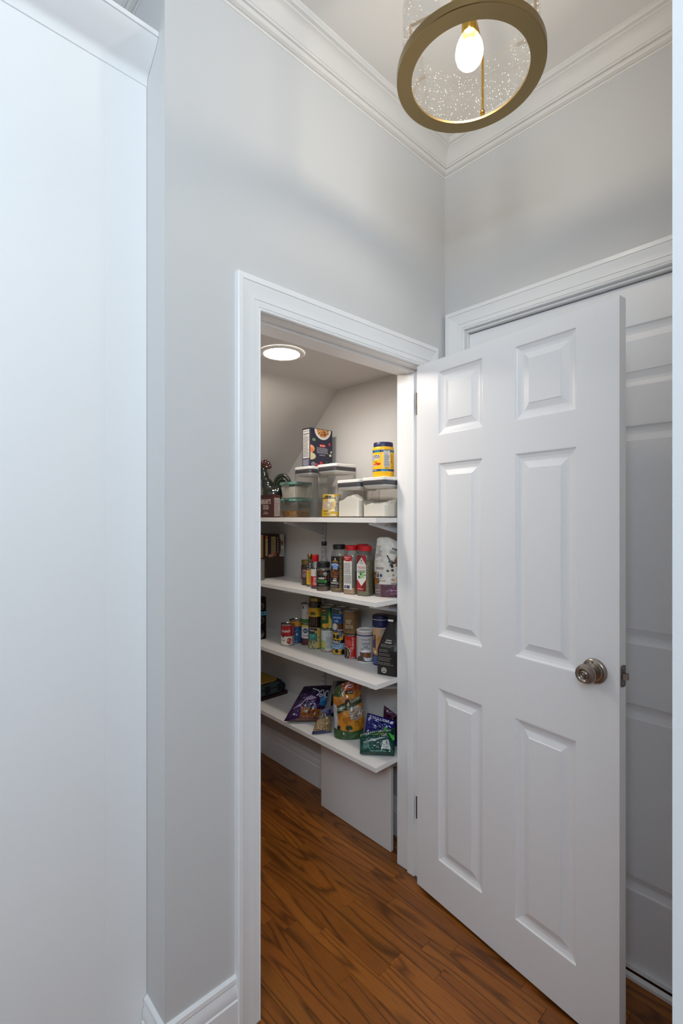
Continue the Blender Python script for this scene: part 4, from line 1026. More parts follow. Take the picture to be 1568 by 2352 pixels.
# ================================================================== THIRD SHELF
Z3 = SH[2] + .0003
G3 = 'tins on the third shelf'
def q(a, k, *args): getattr(a, k)(*args)
def tomato(a, r, h):
    a.rect(-PI * r, h * .44, PI * r, h - .006, 'a3141c', 56, 1); a.rect(-PI * r, .006, PI * r, h * .44, 'd9d4cc', 56, 1); a.text("Campbell's", -.012, h * .68, .020, 'ece4dc', .052, 0, .25)
    a.ell(.008, h * .23, .014, .0165, 'b02a1c', 18, 2); a.ell(.004, h * .27, .005, .004, 'd05a40', 10, 1); a.poly([(.004, h * .35), (.008, h * .33), (.013, h * .36), (.009, h * .345)], '3c5a2a', 2); a.text('TOMATO', -.022, h * .25, .007, '3a3432', .018)
    a.rect(.024, .008, .040, h * .46, 'b4aea6', 4, 1); a.lines(.025, .010, .039, h * .44, 10, '5a5650', 3); a.lines(.027, h * .55, .038, h * .9, 6, 'd0a0a0', 4); a.ell(-.026, h * .43, .006, .006, '2a2420', 10, 1)
can('soup_can', 'red and white tomato soup can at the front left of the third shelf', (-.159, .883), Z3, .0350, .112, tomato, group=G3)
def blue(a, r, h):
    a.rect(-PI * r, h * .74, PI * r, h - .005, 'c88a2c', 56, 1); a.rect(-PI * r, .005, PI * r, h * .74, '1d4a78', 56, 1); a.poly([(-.02, h * .48), (.012, h * .62), (.0125, h * .605), (-.02, h * .46)], '8ab4d8', 5)
    a.ell(.004, h * .40, .0062, .0062, 'b0c4d8', 14, 2); a.ell(.004, h * .40, .003, .003, '3a6a98', 10, 1); a.lines(-.010, h * .07, .010, h * .13, 1, '9ab8d4', 3); a.lines(.014, h * .1, .026, h * .55, 10, '5a80a8', 5)
can('blue_can', 'blue can with an orange band and silvery ring-pull lid behind the tomato soup', (-.094, .893), Z3, .0365, .122, blue, group=G3)
def cran(a, r, h):
    a.rect(-PI * r, .005, PI * r, h - .005, 'cfd0d6', 56, 1); a.rect(-PI * r, h * .86, PI * r, h - .006, 'd2b41c', 56, 1); a.rect(-PI * r, .005, PI * r, h * .34, '4a1c2c', 56, 1)
    a.ell(-.014, h * .70, .014, .013, '1c2c52', 18, 2); a.text('Ocean', -.014, h * .73, .006, 'd8dce8', .018); a.text('Spray', -.014, h * .67, .006, 'd8dce8', .018); a.text('CRANBERRY', -.004, h * .47, .010, 'a82430', .046); a.lines(-.022, h * .10, .010, h * .28, 3, '6a2438', 4)
can('cranberry_can', 'white cranberry can with a dark red base, under the gold-and-green can', (-.079, .812), Z3, .0345, .112, cran, group=G3)
def corn(a, r, h):
    a.rect(-PI * r, .005, PI * r, h - .005, 'b8b6b0', 56, 1); a.poly([(-.04, h * .3), (-.04, h * .62), (.02, h * .30), (.03, h * .22)], 'a8802c', 6); a.rect(-PI * r, .006, PI * r, h * .26, '2f6a2c', 56, 1); a.poly([(-.026, h * .93), (-.018, h * .80), (-.024, h * .74), (-.030, h * .86)], '1c1c1e', 2); a.lines(-.010, h * .48, .014, h * .62, 2, '8a8478', 3)
can('corn_can', 'white and gold can with a green band stacked on the cranberry can', (-.081, .8135), Z3 + .1122, .0335, .106, corn, group=G3)
def arti(a, r, h):
    a.rect(-PI * r, .005, PI * r, h - .005, 'c2a864', 56, 1); a.rect(-PI * r, h * .62, .010, h - .006, '191a1c', 30, 1); a.rect(-PI * r, h * .32, .010, h * .72, '0f6c62', 30, 1); a.text('Reese', -.019, h * .86, .012, 'd6cfc0', .028, 0, .3)
    a.text('ARTICHOKE', -.018, h * .63, .0075, '8ac8be', .032); a.text('HEARTS', -.018, h * .54, .0075, '8ac8be', .024)
    a.ell(-.018, h * .22, .024, h * .24, '8a865c', 20, 2); a.scatter(-.018, h * .22, .020, h * .20, 36, ['c8c090', '6a6a40', 'a8a878', '484a2c', 'd4d0a8'], .002, .005, 6)
    a.ell(.005, h * .79, .010, .007, 'b8843c', 14, 2); a.ell(.018, h * .53, .003, .004, '4a3c20', 10, 1); a.ell(.018, h * .36, .0018, .002, '5a4420', 8, 1)
can('artichoke_can', 'teal and yellow artichoke can under the molasses jar', (-.093, .735), Z3, .0350, .112, arti, group=G3)
def mol(a):
    R = .034; a.rect(-PI * R, .053, PI * R, .098, 'c79a14', 56, 1); a.rect(-PI * R, .053, -.010, .070, 'b87a14', 16, 1); a.ell(-.016, .089, .015, .008, '9a6a14', 16, 2); a.ell(-.016, .089, .0125, .006, 'd0a41c', 16, 2); a.lines(-.025, .086, -.007, .092, 1, '8a5a10', 3)
    a.poly([(-.034, .078), (-.002, .080), (-.002, .075), (-.034, .072)], 'a82418', 4); a.ell(-.012, .066, .016, .009, '3a4a1c', 16, 2); a.ell(-.010, .060, .010, .003, 'b8b04c', 12, 1)
jar('molasses_jar', 'dark brown jar with a gold lid and yellow label standing on the artichoke can', (-.093, .735), Z3 + .1124, [(.031, 0), (.0345, .004), (.0345, .118), (.032, .128), (.030, .131)], None, None, [(.031, .128), (.0328, .130), (.0328, .146), (.031, .148), (.001, .1482)], 'goldlid', mol, .0347, glassm='amber')
def nutri(a, r, h):
    a.rect(-PI * r, .005, PI * r, h - .005, 'c2c6c0', 56, 1); a.rect(-PI * r, .005, -.012, h * .5, '8fae62', 20, 1); a.ell(-.024, h * .30, .012, .018, 'c8b840', 14, 2); a.ell(-.026, h * .12, .010, .010, '5a9a54', 12, 2); a.rect(-PI * r, .005, PI * r, h * .10, 'c8a8a4', 56, 1); a.nutrition(-.012, h * .14, .024, h * .90, '3c3c44', 'c4c6ce', 8)
can('vegetable_can', 'can with a white nutrition panel and pale green side, under the green corn can', (-.081, .650), Z3, .0342, .112, nutri, group=G3)
def green(a, r, h):
    a.rect(-PI * r, .005, PI * r, h - .005, '1d4a22', 60, 1); a.ell(-.028, h * .82, .012, .013, '4c1210', 16, 2); a.ell(-.028, h * .82, .0135, .0145, '8a7a24', 16, 2); a.ell(-.028, h * .82, .012, .013, '5a1814', 16, 2); a.lines(-.036, h * .78, -.019, h * .86, 1, 'd0b8a0', 3)
    a.poly([(.000, h * .08), (.018, h * .08), (.004, h * .70), (.001, h * .68)], 'b8a23c', 5); a.poly([(.006, h * .08), (.026, h * .08), (.008, h * .62)], 'c8b450', 5); a.poly([(-.004, h * .70), (.004, h * .84), (.008, h * .70), (.026, h * .72), (.012, h * .60)], '3c7a38', 3)
    a.lines(-.036, h * .42, -.012, h * .60, 2, 'c88a3c', 3, .6); a.ell(-.020, h * .17, .016, .012, 'c8a02c', 14, 2); a.ell(-.004, h * .20, .0105, .0105, 'c08440', 16, 2)
can('corn_can', 'green baby corn can stacked on the can with the nutrition panel', (-.079, .648), Z3 + .1122, .0400, .116, green, group=G3)
def pearls(a, r, h):
    a.rect(-PI * r, .005, PI * r, h - .005, 'c89c28', 56, 1)
    for x, y, rr in ((-.008, .80, .010), (.028, .72, .010), (-.030, .80, .010), (.016, .55, .012), (-.014, .18, .009), (.020, .13, .012), (-.032, .30, .010)): a.ell(x, h * y, rr, rr * 1.15, '1a1614', 14, 2)
    a.rect(-PI * r, h * .26, .030, h * .52, '8aa8c8', 44, 1); a.rect(-PI * r, h * .46, .004, h * .66, '16161a', 24, 1); a.text('PEARLS', -.018, h * .56, .0135, 'e4e0da', .040); a.rect(-.002, h * .80, .014, h * .97, '4a6a90', 4, 1); a.text('Medium', -.012, h * .39, .008, '3a5a84', .028, 0, .3); a.lines(-.004, h * .28, .020, h * .33, 1, '3a5a84', 4); a.lines(-.004, h * .10, .014, h * .18, 2, '6a4c10', 4)
can('olive_can', 'yellow can with black olives printed on it, under the coconut milk can', (-.075, .571), Z3, .0344, .112, pearls, group=G3)
def coco(a, r, h):
    a.rect(-PI * r, .005, PI * r, h - .005, '2f6488', 60, 1); a.rect(-.036, h * .78, -.004, h * .92, '1a1a1e', 10, 1); a.text('ORGANIC', -.022, h * .85, .006, '8a7a50', .026); a.rect(-.003, h * .80, .018, h * .87, 'b08238', 6, 1); a.rect(-.036, h * .38, .020, h * .72, '1c3f7c', 12, 1); a.text('coconut', -.014, h * .62, .011, 'a8c8e0', .040); a.text('milk', -.016, h * .47, .011, 'a8c8e0', .022)
    a.rect(-.03, .008, .024, h * .37, '4c2c18', 12, 1); a.ell(-.024, h * .20, .016, h * .17, 'b8b2a8', 18, 2); a.ell(-.026, h * .20, .013, h * .14, 'c8c4bc', 18, 2); a.rect(-PI * r, .005, PI * r, .010, '1c2450', 56, 1); a.rect(-.010, .008, .022, .013, 'b0a8b8', 6, 1)
can('coconut_can', 'blue coconut milk can stacked on the olive can', (-.073, .572), Z3 + .1122, .0385, .116, coco, group=G3)
def redc(a, r, h):
    a.rect(-PI * r, .005, PI * r, h - .005, 'b01c1c', 56, 1)
    for k, ch in enumerate('OOEO'): a.text(ch, .008, h * (.86 - .125 * k), .0115, 'd8d0c8', .0085)
    a.rect(.024, h * .07, .034, h * .92, 'b8b2b4', 4, 1); a.lines(.0255, h * .1, .033, h * .9, 14, '5a5458', 3); a.ell(-.030, h * .22, .026, h * .30, 'c0b4a0', 22, 2); a.ell(-.030, h * .22, .0225, h * .27, '231c18', 22, 2); a.ell(-.001, h * .40, .006, .010, 'c0b4a0', 12, 1); a.ell(-.001, h * .40, .0042, .008, 'b01c1c', 12, 1)
    a.lines(-.03, h * .56, .000, h * .80, 4, 'c86a60', 5); a.lines(.000, h * .05, .018, h * .10, 1, 'd8c8c0', 7)
can('red_can', 'bright red can with a white vertical word and a dark pot, under the beef broth', (-.079, .482), Z3, .0328, .112, redc, group=G3)
def beef(a, r, h):
    a.rect(-PI * r, .005, PI * r, h - .005, '6e5230', 60, 1); a.rect(-PI * r, h * .70, PI * r, h - .006, '7a5c38', 60, 1); a.text('BEEF', -.014, h * .56, .019, 'b8a488', .028); a.text('BROTH', -.012, h * .35, .019, 'b8a488', .038); a.rect(-.03, h * .24, .006, h * .26, '3a2614', 8, 1); a.rect(-PI * r, .005, PI * r, .009, '2a1610', 56, 1)
    a.scatter(0, h * .14, .040, .012, 40, ['8a6a40', '5a4226', '9a7a4c'], .001, .003, 8); a.scatter(.026, h * .5, .012, .04, 30, ['7a5a34', '5a4226'], .001, .003, 9)
can('broth_can', 'brown beef broth can stacked on the red can', (-.079, .483), Z3 + .1122, .0385, .118, beef, group=G3, lidm='tin')
def salt(a, r, h):
    a.rect(-PI * r, .004, PI * r, h - .004, 'b9b3b1', 60, 1); a.rect(-PI * r, .004, PI * r, h * .11, '5c5652', 60, 1); a.rect(-PI * r, h * .83, PI * r, h * .865, '2c2c62', 60, 1); a.rect(-PI * r, h * .865, PI * r, h - .004, 'b4aca6', 60, 1)
    a.text('FOOD LION', .003, h * .725, .0075, '35326a', .046); a.text('Iodized', .003, h * .61, .0115, '3c4a70', .038); a.text('Salt', .003, h * .515, .0125, '3c4a70', .022); a.lines(-.022, h * .40, .026, h * .46, 2, '5a5a66', 4)
    a.ell(.003, h * .33, .022, h * .09, 'e4e2e4', 20, 2, 0, 180); a.poly([(-.026, h * .33), (.030, h * .33), (.026, h * .16), (-.004, h * .14), (-.024, h * .18)], '7a4a2c', 5); a.poly([(-.026, h * .33), (-.004, h * .33), (-.008, h * .16), (-.024, h * .18)], '5a3626', 4); a.ell(-.022, h * .14, .018, .010, '4a382e', 14, 2); a.ell(.016, h * .11, .020, .008, 'dcdce2', 14, 2); a.poly([(-.012, h * .18), (.004, h * .17), (.022, h * .09), (.006, h * .08)], 'd4d4da', 3); a.lines(-.03, h * .03, .002, h * .07, 1, 'b0aaa6', 6)
salt_t = can('salt_canister', 'grey cardboard salt canister with a blue ring, right of the red can', (-.071, .397), Z3, .0402, .148, salt, cat='canister', body='white_pl', lidm='white_pl')
# breadcrumb canister with navy cap
c = (-.0605, .309); R = .0362
t = thing('breadcrumb_canister', (*c, Z3), 'tall tan canister with a navy cap, between the salt and the black bag', 'canister')
w = MB(); w.lathe((*c, Z3), [(R - .001, 0), (R, .002), (R, .172), (R - .003, .175)], 44); w.build('cardboard_tube', M['white_pl'], t, smooth=35)
w = MB(); w.lathe((*c, Z3), [(R - .002, .1735), (R + .0018, .175), (R + .0018, .221), (R, .226), (R - .004, .2275), (.001, .2275)], 44); w.build('cap', M['navy_pl'], t, smooth=35)
a = Art(); a.rect(-PI * R, .002, PI * R, .172, 'c29a74', 56, 1); a.rect(-PI * R, .002, PI * R, .055, '22305e', 56, 1); a.rect(-.050, .080, -.024, .140, '22305e', 10, 1); a.ell(-.040, .128, .012, .014, 'a87838', 14, 2); a.poly([(-.034, .052), (.030, .052), (.030, .118), (-.008, .140), (-.034, .10)], 'b87a3c', 6); a.rect(-.036, .050, -.012, .078, 'b8844c', 8, 1); a.rect(.002, .120, .034, .166, '8a7f78', 8, 1); a.lines(.004, .122, .032, .164, 6, 'cfc8c0', 4); a.ell(-.026, .064, .006, .007, 'd8cbb8', 12, 1)
for k in range(6): a.poly([(-.022 + k * .006, .082), (-.018 + k * .007, .118), (-.0165 + k * .007, .118), (-.0205 + k * .006, .082)], 'd0a878', 2)
a.lines(-.034, .010, -.012, .045, 4, '5a78b8', 6); a.build('label', cyl_map(c, R, Z3, facing(c)), M['printg'], t)
w = MB(); w.lathe((*c, Z3), [(R + .0021, .209), (R + .0021, .211)], 44, cap0=False, cap1=False); w.build('cap_stripe', M['white_pl'], t, smooth=35)
# black coffee bag tied with a white wire tag
def cp2(t):
    if t > .90: return (.018 + .012 * (t - .9) * 10, .007, .012, .012)
    s2 = max(0, t - .42) / .48
    return (.0500 - .030 * s2 ** 1.2, .0330 - .0255 * s2 ** .9, .012 * s2, .012 * s2)
def cpaint(x, t, front, P): return hx('1b1917')
def cart(A):
    A.lines(-.012, .144, .014, .150, 1, 'b4aea4', 3, .8); A.lines(-.016, .134, .016, .142, 1, 'b4aea4', 4, .8)
    for y, n, x1, sd in ((.118, 2, .030, 1), (.098, 2, .016, 2), (.082, 2, .018, 3), (.060, 3, .026, 4), (.044, 2, .030, 5)): A.lines(-.042 + (y - .04) * .12, y, x1, y + .006 * n, n, '8a857e', sd, .4)
    A.ell(-.012, .0215, .0120, .0120, 'cac6c0', 20, 2); A.ell(-.012, .0215, .0085, .0085, '2a2826', 18, 2); A.ell(-.012, .022, .0055, .0045, 'c4c0ba', 12, 1)
loft_bag('coffee_bag', 'black foil coffee bag folded over at the top, right end of the third shelf', (-.1290, .1935), Z3, math.radians(-72), .249, cp2, cpaint, 'matte_film', cart, p=5.0, wr=.003, seed=3.1)
w = MB(); w.box(-.004, -.0125, .2265, .020, -.0045, .2345, bev=.001); tg = w.build('wire_tie', M['white_pl'])
tie_t = bpy.data.objects['coffee_bag']; tg.parent = tie_t
# pale packet behind the coffee bag
def pp(t): return (.034 - .004 * t, .014 * (1 - t) ** .5 + .002, 0, 0)
loft_bag('pale_packet', 'pale blue-grey packet half hidden behind the black coffee bag', (-.0360, .232), Z3, math.radians(-60), .205, pp, lambda x, t, f, P: hx('a9bac8'), 'matte_film', None, p=3, wr=.003, ns=32, nt=32, seed=8)
# wall rack of spice jars at the far left end
rk = thing('spice_rack', (-.215, 1.10, Z3), 'dark metal rack of small silver-lidded spice jars at the far left of the third shelf', 'rack')
x0, x1, y0, y1 = -.292, -.170, 1.066, 1.150
w = MB()
for zz in (0, .076, .152, .226): w.box(x0, y0, Z3 + zz, x1, y1, Z3 + zz + .006, bev=.001)
w.build('tier', M['rackdark'], rk)
for xx in (x0, x1 - .006):
    w = MB(); w.box(xx, y0, Z3 + .0062, xx + .006, y1, Z3 + .2258); w.build('side_post', M['rackdark'], rk)
w = MB(); w.box(-.205, y0 - .0012, Z3 + .130, -.172, y0 - .0002, Z3 + .152); w.build('blue_tag', mat('blue_tag_card', hx('4a92b4'), .5, bump=.03), rk, label='small light blue tag')
a = Art(); a.text('4', -.008, .011, .012, '1c3448', .007); a.build('tag_number', flat_map((-.180, y0 - .0013, Z3 + .130), (1, 0, 0), (0, 0, 1), (0, -1, 0)), M['print'], rk)
for zz in (.006, .082, .158):
    for xx in (-.258, -.203):
        j = thing('small_spice_jar', (xx, 1.105, Z3 + zz + .0003), f"small spice jar lying in the rack's {'bottom' if zz < .05 else 'middle' if zz < .1 else 'top'} tier, {'by its open end' if xx > -.22 else 'deeper to the side'}", 'jar', 'jars in the spice rack')
        w = MB(); w.lathe((xx, 1.072, Z3 + zz + .0235), [(.021, 0), (.0228, .002), (.0228, .05), (.018, .058), (.017, .066)], 28, (0, 1, 0)); w.build('glass_body', M['jar_clear'], j, smooth=40)
        w = MB(); w.lathe((xx, 1.0715, Z3 + zz + .0235), [(.0205, -.001), (.0212, -.002), (.0212, -.0062), (.019, -.0072), (.001, -.0068)], 28, (0, 1, 0)); w.build('steel_lid', M['tin'], j, smooth=40)
        w = MB(); w.lathe((xx, 1.076, Z3 + zz + .0235), [(.019, 0), (.0205, .002), (.0205, .04), (.019, .042)], 24, (0, 1, 0)); w.build('filling', M['brownspice'], j, smooth=40)

# ================================================================== LOWEST SHELF
Z4 = SH[3] + .0003
def quadbag(name, label, bl, br, tr, tl, bulge, paint, material, art=None, cat='bag', group=None, wr=.006, n=60, seed=0.0, zig=0.0, power=.45, base=None):
    """pillow bag spanning four corner points; both faces bulge; zig: height of the crimped end seams. paint(s, t, front)->rgb"""
    bl, br, tr, tl = map(Vector, (bl, br, tr, tl))
    t = thing(name, tuple((bl + br) / 2 if base is None else base), label, cat, group)
    O = ORG[t.name]
    nrm = (br - bl).cross(tl - bl).normalized()
    if nrm.dot(CAM - bl) < 0: nrm = -nrm
    def P(s, tt, side, e=0.0):
        q2 = bl * (1 - s) * (1 - tt) + br * s * (1 - tt) + tr * s * tt + tl * (1 - s) * tt
        f = max(0, 4 * s * (1 - s)) ** power * max(0, 4 * tt * (1 - tt)) ** power
        k = noise.noise((s * 7 + seed, tt * 6, side * 2 + seed)) + .55 * noise.noise((s * 15, tt * 13 + seed, side * 4)) + .3 * noise.noise((s * 34 + seed, tt * 26, side))
        edge = min(1, 6 * min(s, 1 - s, tt, 1 - tt) + .05)
        d = side * bulge * f * (1.0 if side > 0 else .8) + wr * k * edge + zig * math.sin(s * 40) * max(0, 1 - 12 * min(tt, 1 - tt))
        return q2 + nrm * (d + side * (.0006 + e))
    vs = []; cs = []; fs = []
    for side in (1, -1):
        b0 = len(vs)
        for j in range(n + 1):
            for i in range(n + 1):
                p3 = P(i / n, j / n, side); p3.z = max(p3.z, SH[3] + .0008); vs.append(tuple(p3 - O)); cs.append(lin(paint(i / n, j / n, side > 0)))
        for j in range(n):
            for i in range(n):
                f4 = (b0 + j * (n + 1) + i, b0 + j * (n + 1) + i + 1, b0 + (j + 1) * (n + 1) + i + 1, b0 + (j + 1) * (n + 1) + i)
                fs.append(f4 if side > 0 else tuple(reversed(f4)))
    if art:
        A = Art(); art(A); b0 = len(vs)
        vs += [tuple(Vector(P(x, y, 1, .0019 + .00006 * L)) - O) for x, y, L in A.v]; cs += A.c; fs += [tuple(b0 + i for i in f) for f in A.f]
    me = bpy.data.meshes.new('film'); me.from_pydata(vs, [], fs)
    at = me.color_attributes.new('Col', 'FLOAT_COLOR', 'POINT')
    at.data.foreach_set('color', [k for q3 in cs for k in (*q3, 1.0)])
    me.polygons.foreach_set('use_smooth', [True] * len(me.polygons))
    o = link('film', me, M[material], None); o.parent = t
    return t, P
# purple snack bag leaning back against the wall
def ppaint(s, t, front):
    k = noise.noise((s * 6, t * 6, 2.0))
    if front and s > .30 and t < .36 - .10 * s and t > .05 and s > .42 - t * .3:
        return hx(random.choice(['7a4a1c', 'a8481c', '8a5a2c', '5a3a1c', 'b0842c', '6a2414']))
    if front and t < .05 and s > .3: return hx('6a3a1c')
    if t > .72: return hx('17102a')
    if front and s > .80 and .38 < t < .70: return hx('1f6aa0') if k > -.25 else hx('2f86b8')
    if front and k > .18 and .3 < t < .66 and s > .45: return hx('63406e')
    return hx('33174a') if k > -.1 else hx('28123c')
def part_(A):
    A.poly([(.40, .86), (.62, .80), (.74, .72), (.73, .70), (.60, .775), (.40, .84)], 'b8b4c0', 4); A.poly([(.10, .30), (.26, .36), (.34, .58), (.46, .64), (.66, .56), (.66, .545), (.46, .622), (.355, .565), (.275, .345), (.11, .285)], '9a8aa8', 5)
    for cx in (.76, .93): A.ell(cx, .70, .078, .115, 'c4c2c8', 18, 2); A.ell(cx, .705, .058, .09, '120e1c', 18, 2)
    A.poly([(.62, .62), (.69, .72), (.71, .70), (.66, .60)], 'd0ced6', 2); A.text('LOU', .90, .545, .075, '8ab8d8', .20, .25); A.ell(.60, .43, .022, .045, '4a86b8', 12, 1); A.ell(.585, .30, .024, .03, '2f7aa0', 12, 1)
    A.ell(.52, .20, .045, .035, 'b8aea0', 12, 1); A.ell(.60, .18, .02, .03, '1a1410', 10, 1)
quadbag('snack_bag', 'purple snack bag with big white rounded letters leaning against the wall on the lowest shelf', (-.298, .728, Z4 + .014), (-.160, .612, Z4 + .010), (-.045, .660, .590), (-.160, .745, .590), .050, ppaint, 'film', part_, wr=.005, seed=1.3)
# black-and-white bag behind
def dpaint(s, t, front): return hx('141317') if noise.noise((s * 5, t * 5, 4)) < .14 else hx('8a8684')
quadbag('dark_bag', 'black and white chip bag tucked behind the purple and orange bags', (-.080, .640, Z4 + .006), (-.030, .510, Z4 + .006), (-.020, .520, .640), (-.040, .655, .612), .014, dpaint, 'film', None, wr=.006, seed=6.2, n=44)
# small see-through nut bag with blue ends
def npaint(s, t, front):
    if (t < .11 and s < .7) or t < .04 or (.66 < t < .86 and s > .55): return hx('1a2060')
    if t > .86: return hx('6a6a84')
    if t > .58: return hx('6a5c4c') if noise.noise((s * 9, t * 9, 1)) > 0 else hx('56493c')
    return hx(random.choice(['8a6c48', 'b8986a', '5c4428', 'c8ac7c', '6e5236', '4a3822']))
quadbag('nut_bag', 'small clear bag of mixed nuts with dark blue ends, left of the orange cluster bag', (-.278, .541, Z4 + .004), (-.196, .497, Z4 + .004), (-.168, .530, .556), (-.216, .552, .540), .026, npaint, 'film', None, wr=.004, seed=2.7, n=56)
# orange cashew cluster pouch
def cup(t):
    w = .066 + .006 * math.sin(PI * min(1, t * 1.3)); d = .042 * (1 - .85 * t ** 1.6) + .003
    return (w - .006 * t, d, .004 * math.sin(t * 7), .020 * t)
def cupaint(x, t, front, P):
    n1 = noise.noise((x * 40, t * 9, 1.5))
    edge = .045 + .02 * (x / .07)
    if t < .13 + (.03 * abs(x) / .07): return hx('34502c')
    if not front: return hx('b8b8c0') if x < -.03 else hx('8a4a14')
    if x < -.052 and .15 < t < .55: return hx('b4b2b8')
    if t > .70 and x < -.028 + n1 * .02: return hx('3a4a1e')
    if t > .80: return hx('a8481a')
    bx = t - (.53 + (x + .02) * 1.55)
    if -.075 < bx < .055 and x > -.050: return hx('2c3a1c')
    if ((x - .034) / .034) ** 2 + ((t - .435) / .115) ** 2 < 1: return hx(random.choice(['8c7a6c', 'b8a898', '6a5848', 'c8bcae', '7a6656']))
    return hx('c07c24') if n1 > -.15 else hx('a8661c')
def cuart(A):
    H = .262
    A.rect(-.010, .196, .026, .212, '1c1816', 4, 2); A.text('KIRKLAND', .0085, .204, .0080, 'c8c0b4', .030)
    A.text('CASHEW', -.030, .1335, .0125, 'cfcab8', .038, .40); A.text('CLUSTERS', .036, .1690, .0125, 'cfcab8', .050, .40); A.lines(-.035, .121, -.010, .127, 1, 'a8a88c', 3); A.lines(-.004, .132, .030, .138, 1, 'b8b8a0', 8, .6)
    A.ell(.000, .158, .011, .015, '2a1c14', 14, 2); A.ell(.004, .150, .004, .010, 'b89a78', 10, 1)
    A.ell(.000, .050, .016, .011, '2c3a1c', 16, 2); A.rect(-.001, .036, .001, .046, '2c3a1c'); A.rect(.026, .058, .052, .082, 'b0781f', 2, 2); A.lines(.028, .059, .050, .081, 3, '5a3a10', 5); A.text('NET WT', .030, .021, .008, '6a8a5a', .030, .25)
    A.ell(-.046, .048, .008, .012, '2c2410', 12, 1); A.poly([(-.026, .205), (-.018, .222), (-.014, .222), (-.024, .188)], 'd8d0cc', 2)  # the pale sliver is a highlight painted onto the film
loft_bag('cluster_bag', 'tall orange and green cashew cluster pouch standing in the middle of the lowest shelf', (-.158, .4220), Z4, math.radians(-44), .262, cup, cupaint, 'film', cuart, p=2.3, wr=.009, seed=4.4, ns=84, nt=84, kinkfn=lambda x, t: -.050 * max(0, .02 - x) / .085 * max(0, t - .66) / .34)
# green pretzel bag slumped at the front
def gpnt(s, t, front):
    if front and abs(t - (.50 + .22 * (s - .45))) < .050 * (1 - abs(s - .38) * 1.6) and .10 < s < .72: return hx('a9adb4') if noise.noise((s * 30, t * 30, 1)) > -.2 else hx('6c7478')
    if t < .10: return hx('0c3a33')
    return hx('10493f') if noise.noise((s * 8, t * 8, 3)) > -.2 else hx('0b3831')
def gart2(A):
    A.text('PROTEIN PRETZELS', .44, .845, .105, 'd0d8d4', .86, PI + .04); A.lines(.32, .685, .80, .735, 1, 'a8b43c', 4, .8); A.ell(.55, .71, .055, .06, '10493f', 16, 2); A.ell(.55, .71, .05, .055, 'a8b43c', 16, 2); A.ell(.55, .71, .04, .045, '10493f', 14, 2)
    A.poly([(.60, .60), (.74, .60), (.80, .66), (.70, .69)], '8a8a88', 3); A.lines(.10, .16, .28, .40, 6, '6a9a8e', 4)
    A.poly([(.62, .14), (.90, .14), (.86, .30), (.74, .26), (.645, .30)], 'c0c4c4', 4); A.poly([(.65, .31), (.74, .275), (.855, .31), (.83, .46), (.66, .42)], 'c0c4c4', 4)
    A.lines(.66, .155, .86, .245, 3, '3a4448', 6); A.rect(.69, .31, .715, .41, '2a3438'); A.rect(.735, .31, .79, .41, '4a5458'); A.lines(.30, .045, .80, .085, 1, '7ab0a0', 8)
pb2, PBP = quadbag('pretzel_bag', 'dark green pretzel bag slumped at the front of the lowest shelf with upside-down lettering', (-.254, .252, Z4 + .008), (-.160, .142, Z4 + .008), (-.090, .196, .532), (-.204, .300, .507), .030, gpnt, 'film', gart2, wr=.006, seed=9.1)
def bpnt(s, t, front): return hx('12146a') if noise.noise((s * 6, t * 6, 8)) > -.3 else hx('0c0e48')
def bart(A): A.text('PRETZELS', .45, .90, .09, 'c8ccd8', .7, PI); A.ell(.7, .72, .06, .06, '5a6ab0', 14, 2); A.ell(.7, .72, .05, .05, '12146a', 14, 2); A.poly([(.05, .80), (.14, .93), (.18, .86), (.10, .74)], 'a8a8d8', 2)
quadbag('blue_bag', 'royal blue pretzel bag standing just behind the green pretzel bag', (-.168, .318, Z4 + .004), (-.078, .194, Z4 + .004), (-.066, .220, .548), (-.120, .336, .565), .012, bpnt, 'film', bart, wr=.005, seed=5.5, n=48)
def mpnt(s, t, front): return hx('4a1038') if noise.noise((s * 6, t * 5, 6)) > 0 else hx('2e0a26')
quadbag('magenta_packet', 'shiny dark magenta packet upright behind the blue pretzel bag', (-.070, .290, Z4 + .003), (-.040, .212, Z4 + .003), (-.030, .205, .548), (-.052, .296, .592), .010, mpnt, 'film', None, wr=.005, seed=7.7, n=40)
# green bag clip gripping the top right corner of the pretzel bag
p0 = Vector(PBP(.70, .985, 1)); p1 = Vector(PBP(.93, .62, 1))
nn = (Vector((-.254, .252, 0)) - Vector((-.160, .142, 0))).cross(Vector((0, 0, 1))).normalized()
if nn.dot(CAM - p0) < 0: nn = -nn
ct = thing('bag_clip', tuple(p1), 'bright green plastic clip closing the corner of the green pretzel bag', 'clip')
d = (p1 - p0).normalized(); sdir = d.cross(nn).normalized()
def bar(off, wd, th, a0, a1):
    w = MB(); r = []
    for k in (a0, a1):
        cc = p0.lerp(p1, k) + nn * off
        r.append([cc + sdir * wd + nn * th, cc - sdir * wd + nn * th, cc - sdir * wd - nn * th, cc + sdir * wd - nn * th])
    w.loft(r); bmesh.ops.bevel(w.bm, geom=list(w.bm.edges), offset=.0012, segments=2, affect='EDGES'); return w
bar(.0085, .0055, .004, -.06, 1.05).build('front_jaw', M['green_clip'], ct)
bar(-.008, .0055, .004, -.06, 1.05).build('back_jaw', M['green_clip'], ct)
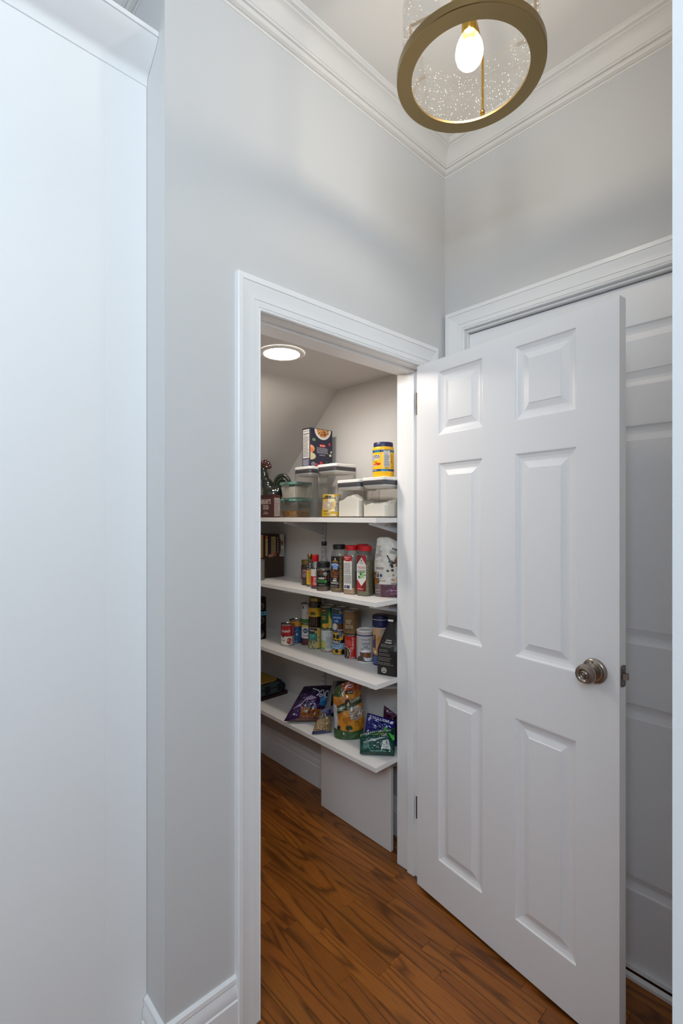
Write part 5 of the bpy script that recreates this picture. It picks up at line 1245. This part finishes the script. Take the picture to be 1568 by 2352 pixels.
w = MB(); cc = p0.lerp(p1, 1.10); w.lathe(cc - nn * .014, [(.006, 0), (.0065, .002), (.0065, .026), (.006, .028)], 16, nn); w.build('hinge', M['green_clip'], ct, smooth=40)
w = MB(); w.tube([cc + nn * .008, cc + d * .007 + sdir * .006 + nn * .006, cc + sdir * .012 + nn * .004], .0025, 8); w.build('catch', M['green_clip'], ct, smooth=40)
# folded fabric bundle, tray and straw mat at the far left end
Yb = 1.046
w = MB(); w.prism(rrect(-.315, Yb, -.030, 1.27, .012, 4), Z4, Z4 + .014); w.prism(rrect(-.312, Yb + .003, -.033, 1.267, .010, 4), Z4 + .014, Z4 + .018)
props(w.build('serving_board', M['redboard'], smooth=30), 'dark reddish board under the folded grey fabric, far left of the lowest shelf', 'board')
ft = thing('fabric_bundle', (-.17, 1.15, Z4 + .0185), 'folded charcoal fabric bundle with black straps on the dark board, lowest shelf', 'bag')
for k, (za, zb, xr) in enumerate(((0, .032, -.070), (.0325, .062, -.082))):
    w = MB(); w.box(-.312, Yb + .004, Z4 + .0187 + za, xr, 1.262, Z4 + .0187 + zb)
    bmesh.ops.bevel(w.bm, geom=list(w.bm.edges), offset=.013, segments=4, affect='EDGES', profile=.6)
    w.build('folded_layer', M['fabric'], ft, smooth=60)
for xs in (-.190, -.105):
    w = MB(); w.loft([[(xs + e, y, z) for e in (0, .034)][:1] + [(xs + .034, y, z)] + [(xs + .034, y2, z2), (xs, y2, z2)] for y, z, y2, z2 in (
        (Yb + .0035, Z4 + .030, Yb + .0015, Z4 + .030), (Yb + .0035, Z4 + .066, Yb + .0015, Z4 + .066), (Yb + .014, Z4 + .0815, Yb + .013, Z4 + .0835), (1.25, Z4 + .0815, 1.25, Z4 + .0835))])
    w.build('strap', M['strap'], ft)
w = MB(); w.ellipsoid((-.054, Yb + .034, Z4 + .0415), (.020, .026, .0225)); w.build('end_roll', M['strap'], ft, smooth=60)
w = MB(); w.prism(rrect(-.30, Yb + .02, -.085, 1.25, .03, 6), Z4 + .0838, Z4 + .0905)
props(w.build('straw_mat', M['straw'], smooth=30), 'woven straw mat lying on top of the grey fabric bundle', 'mat')
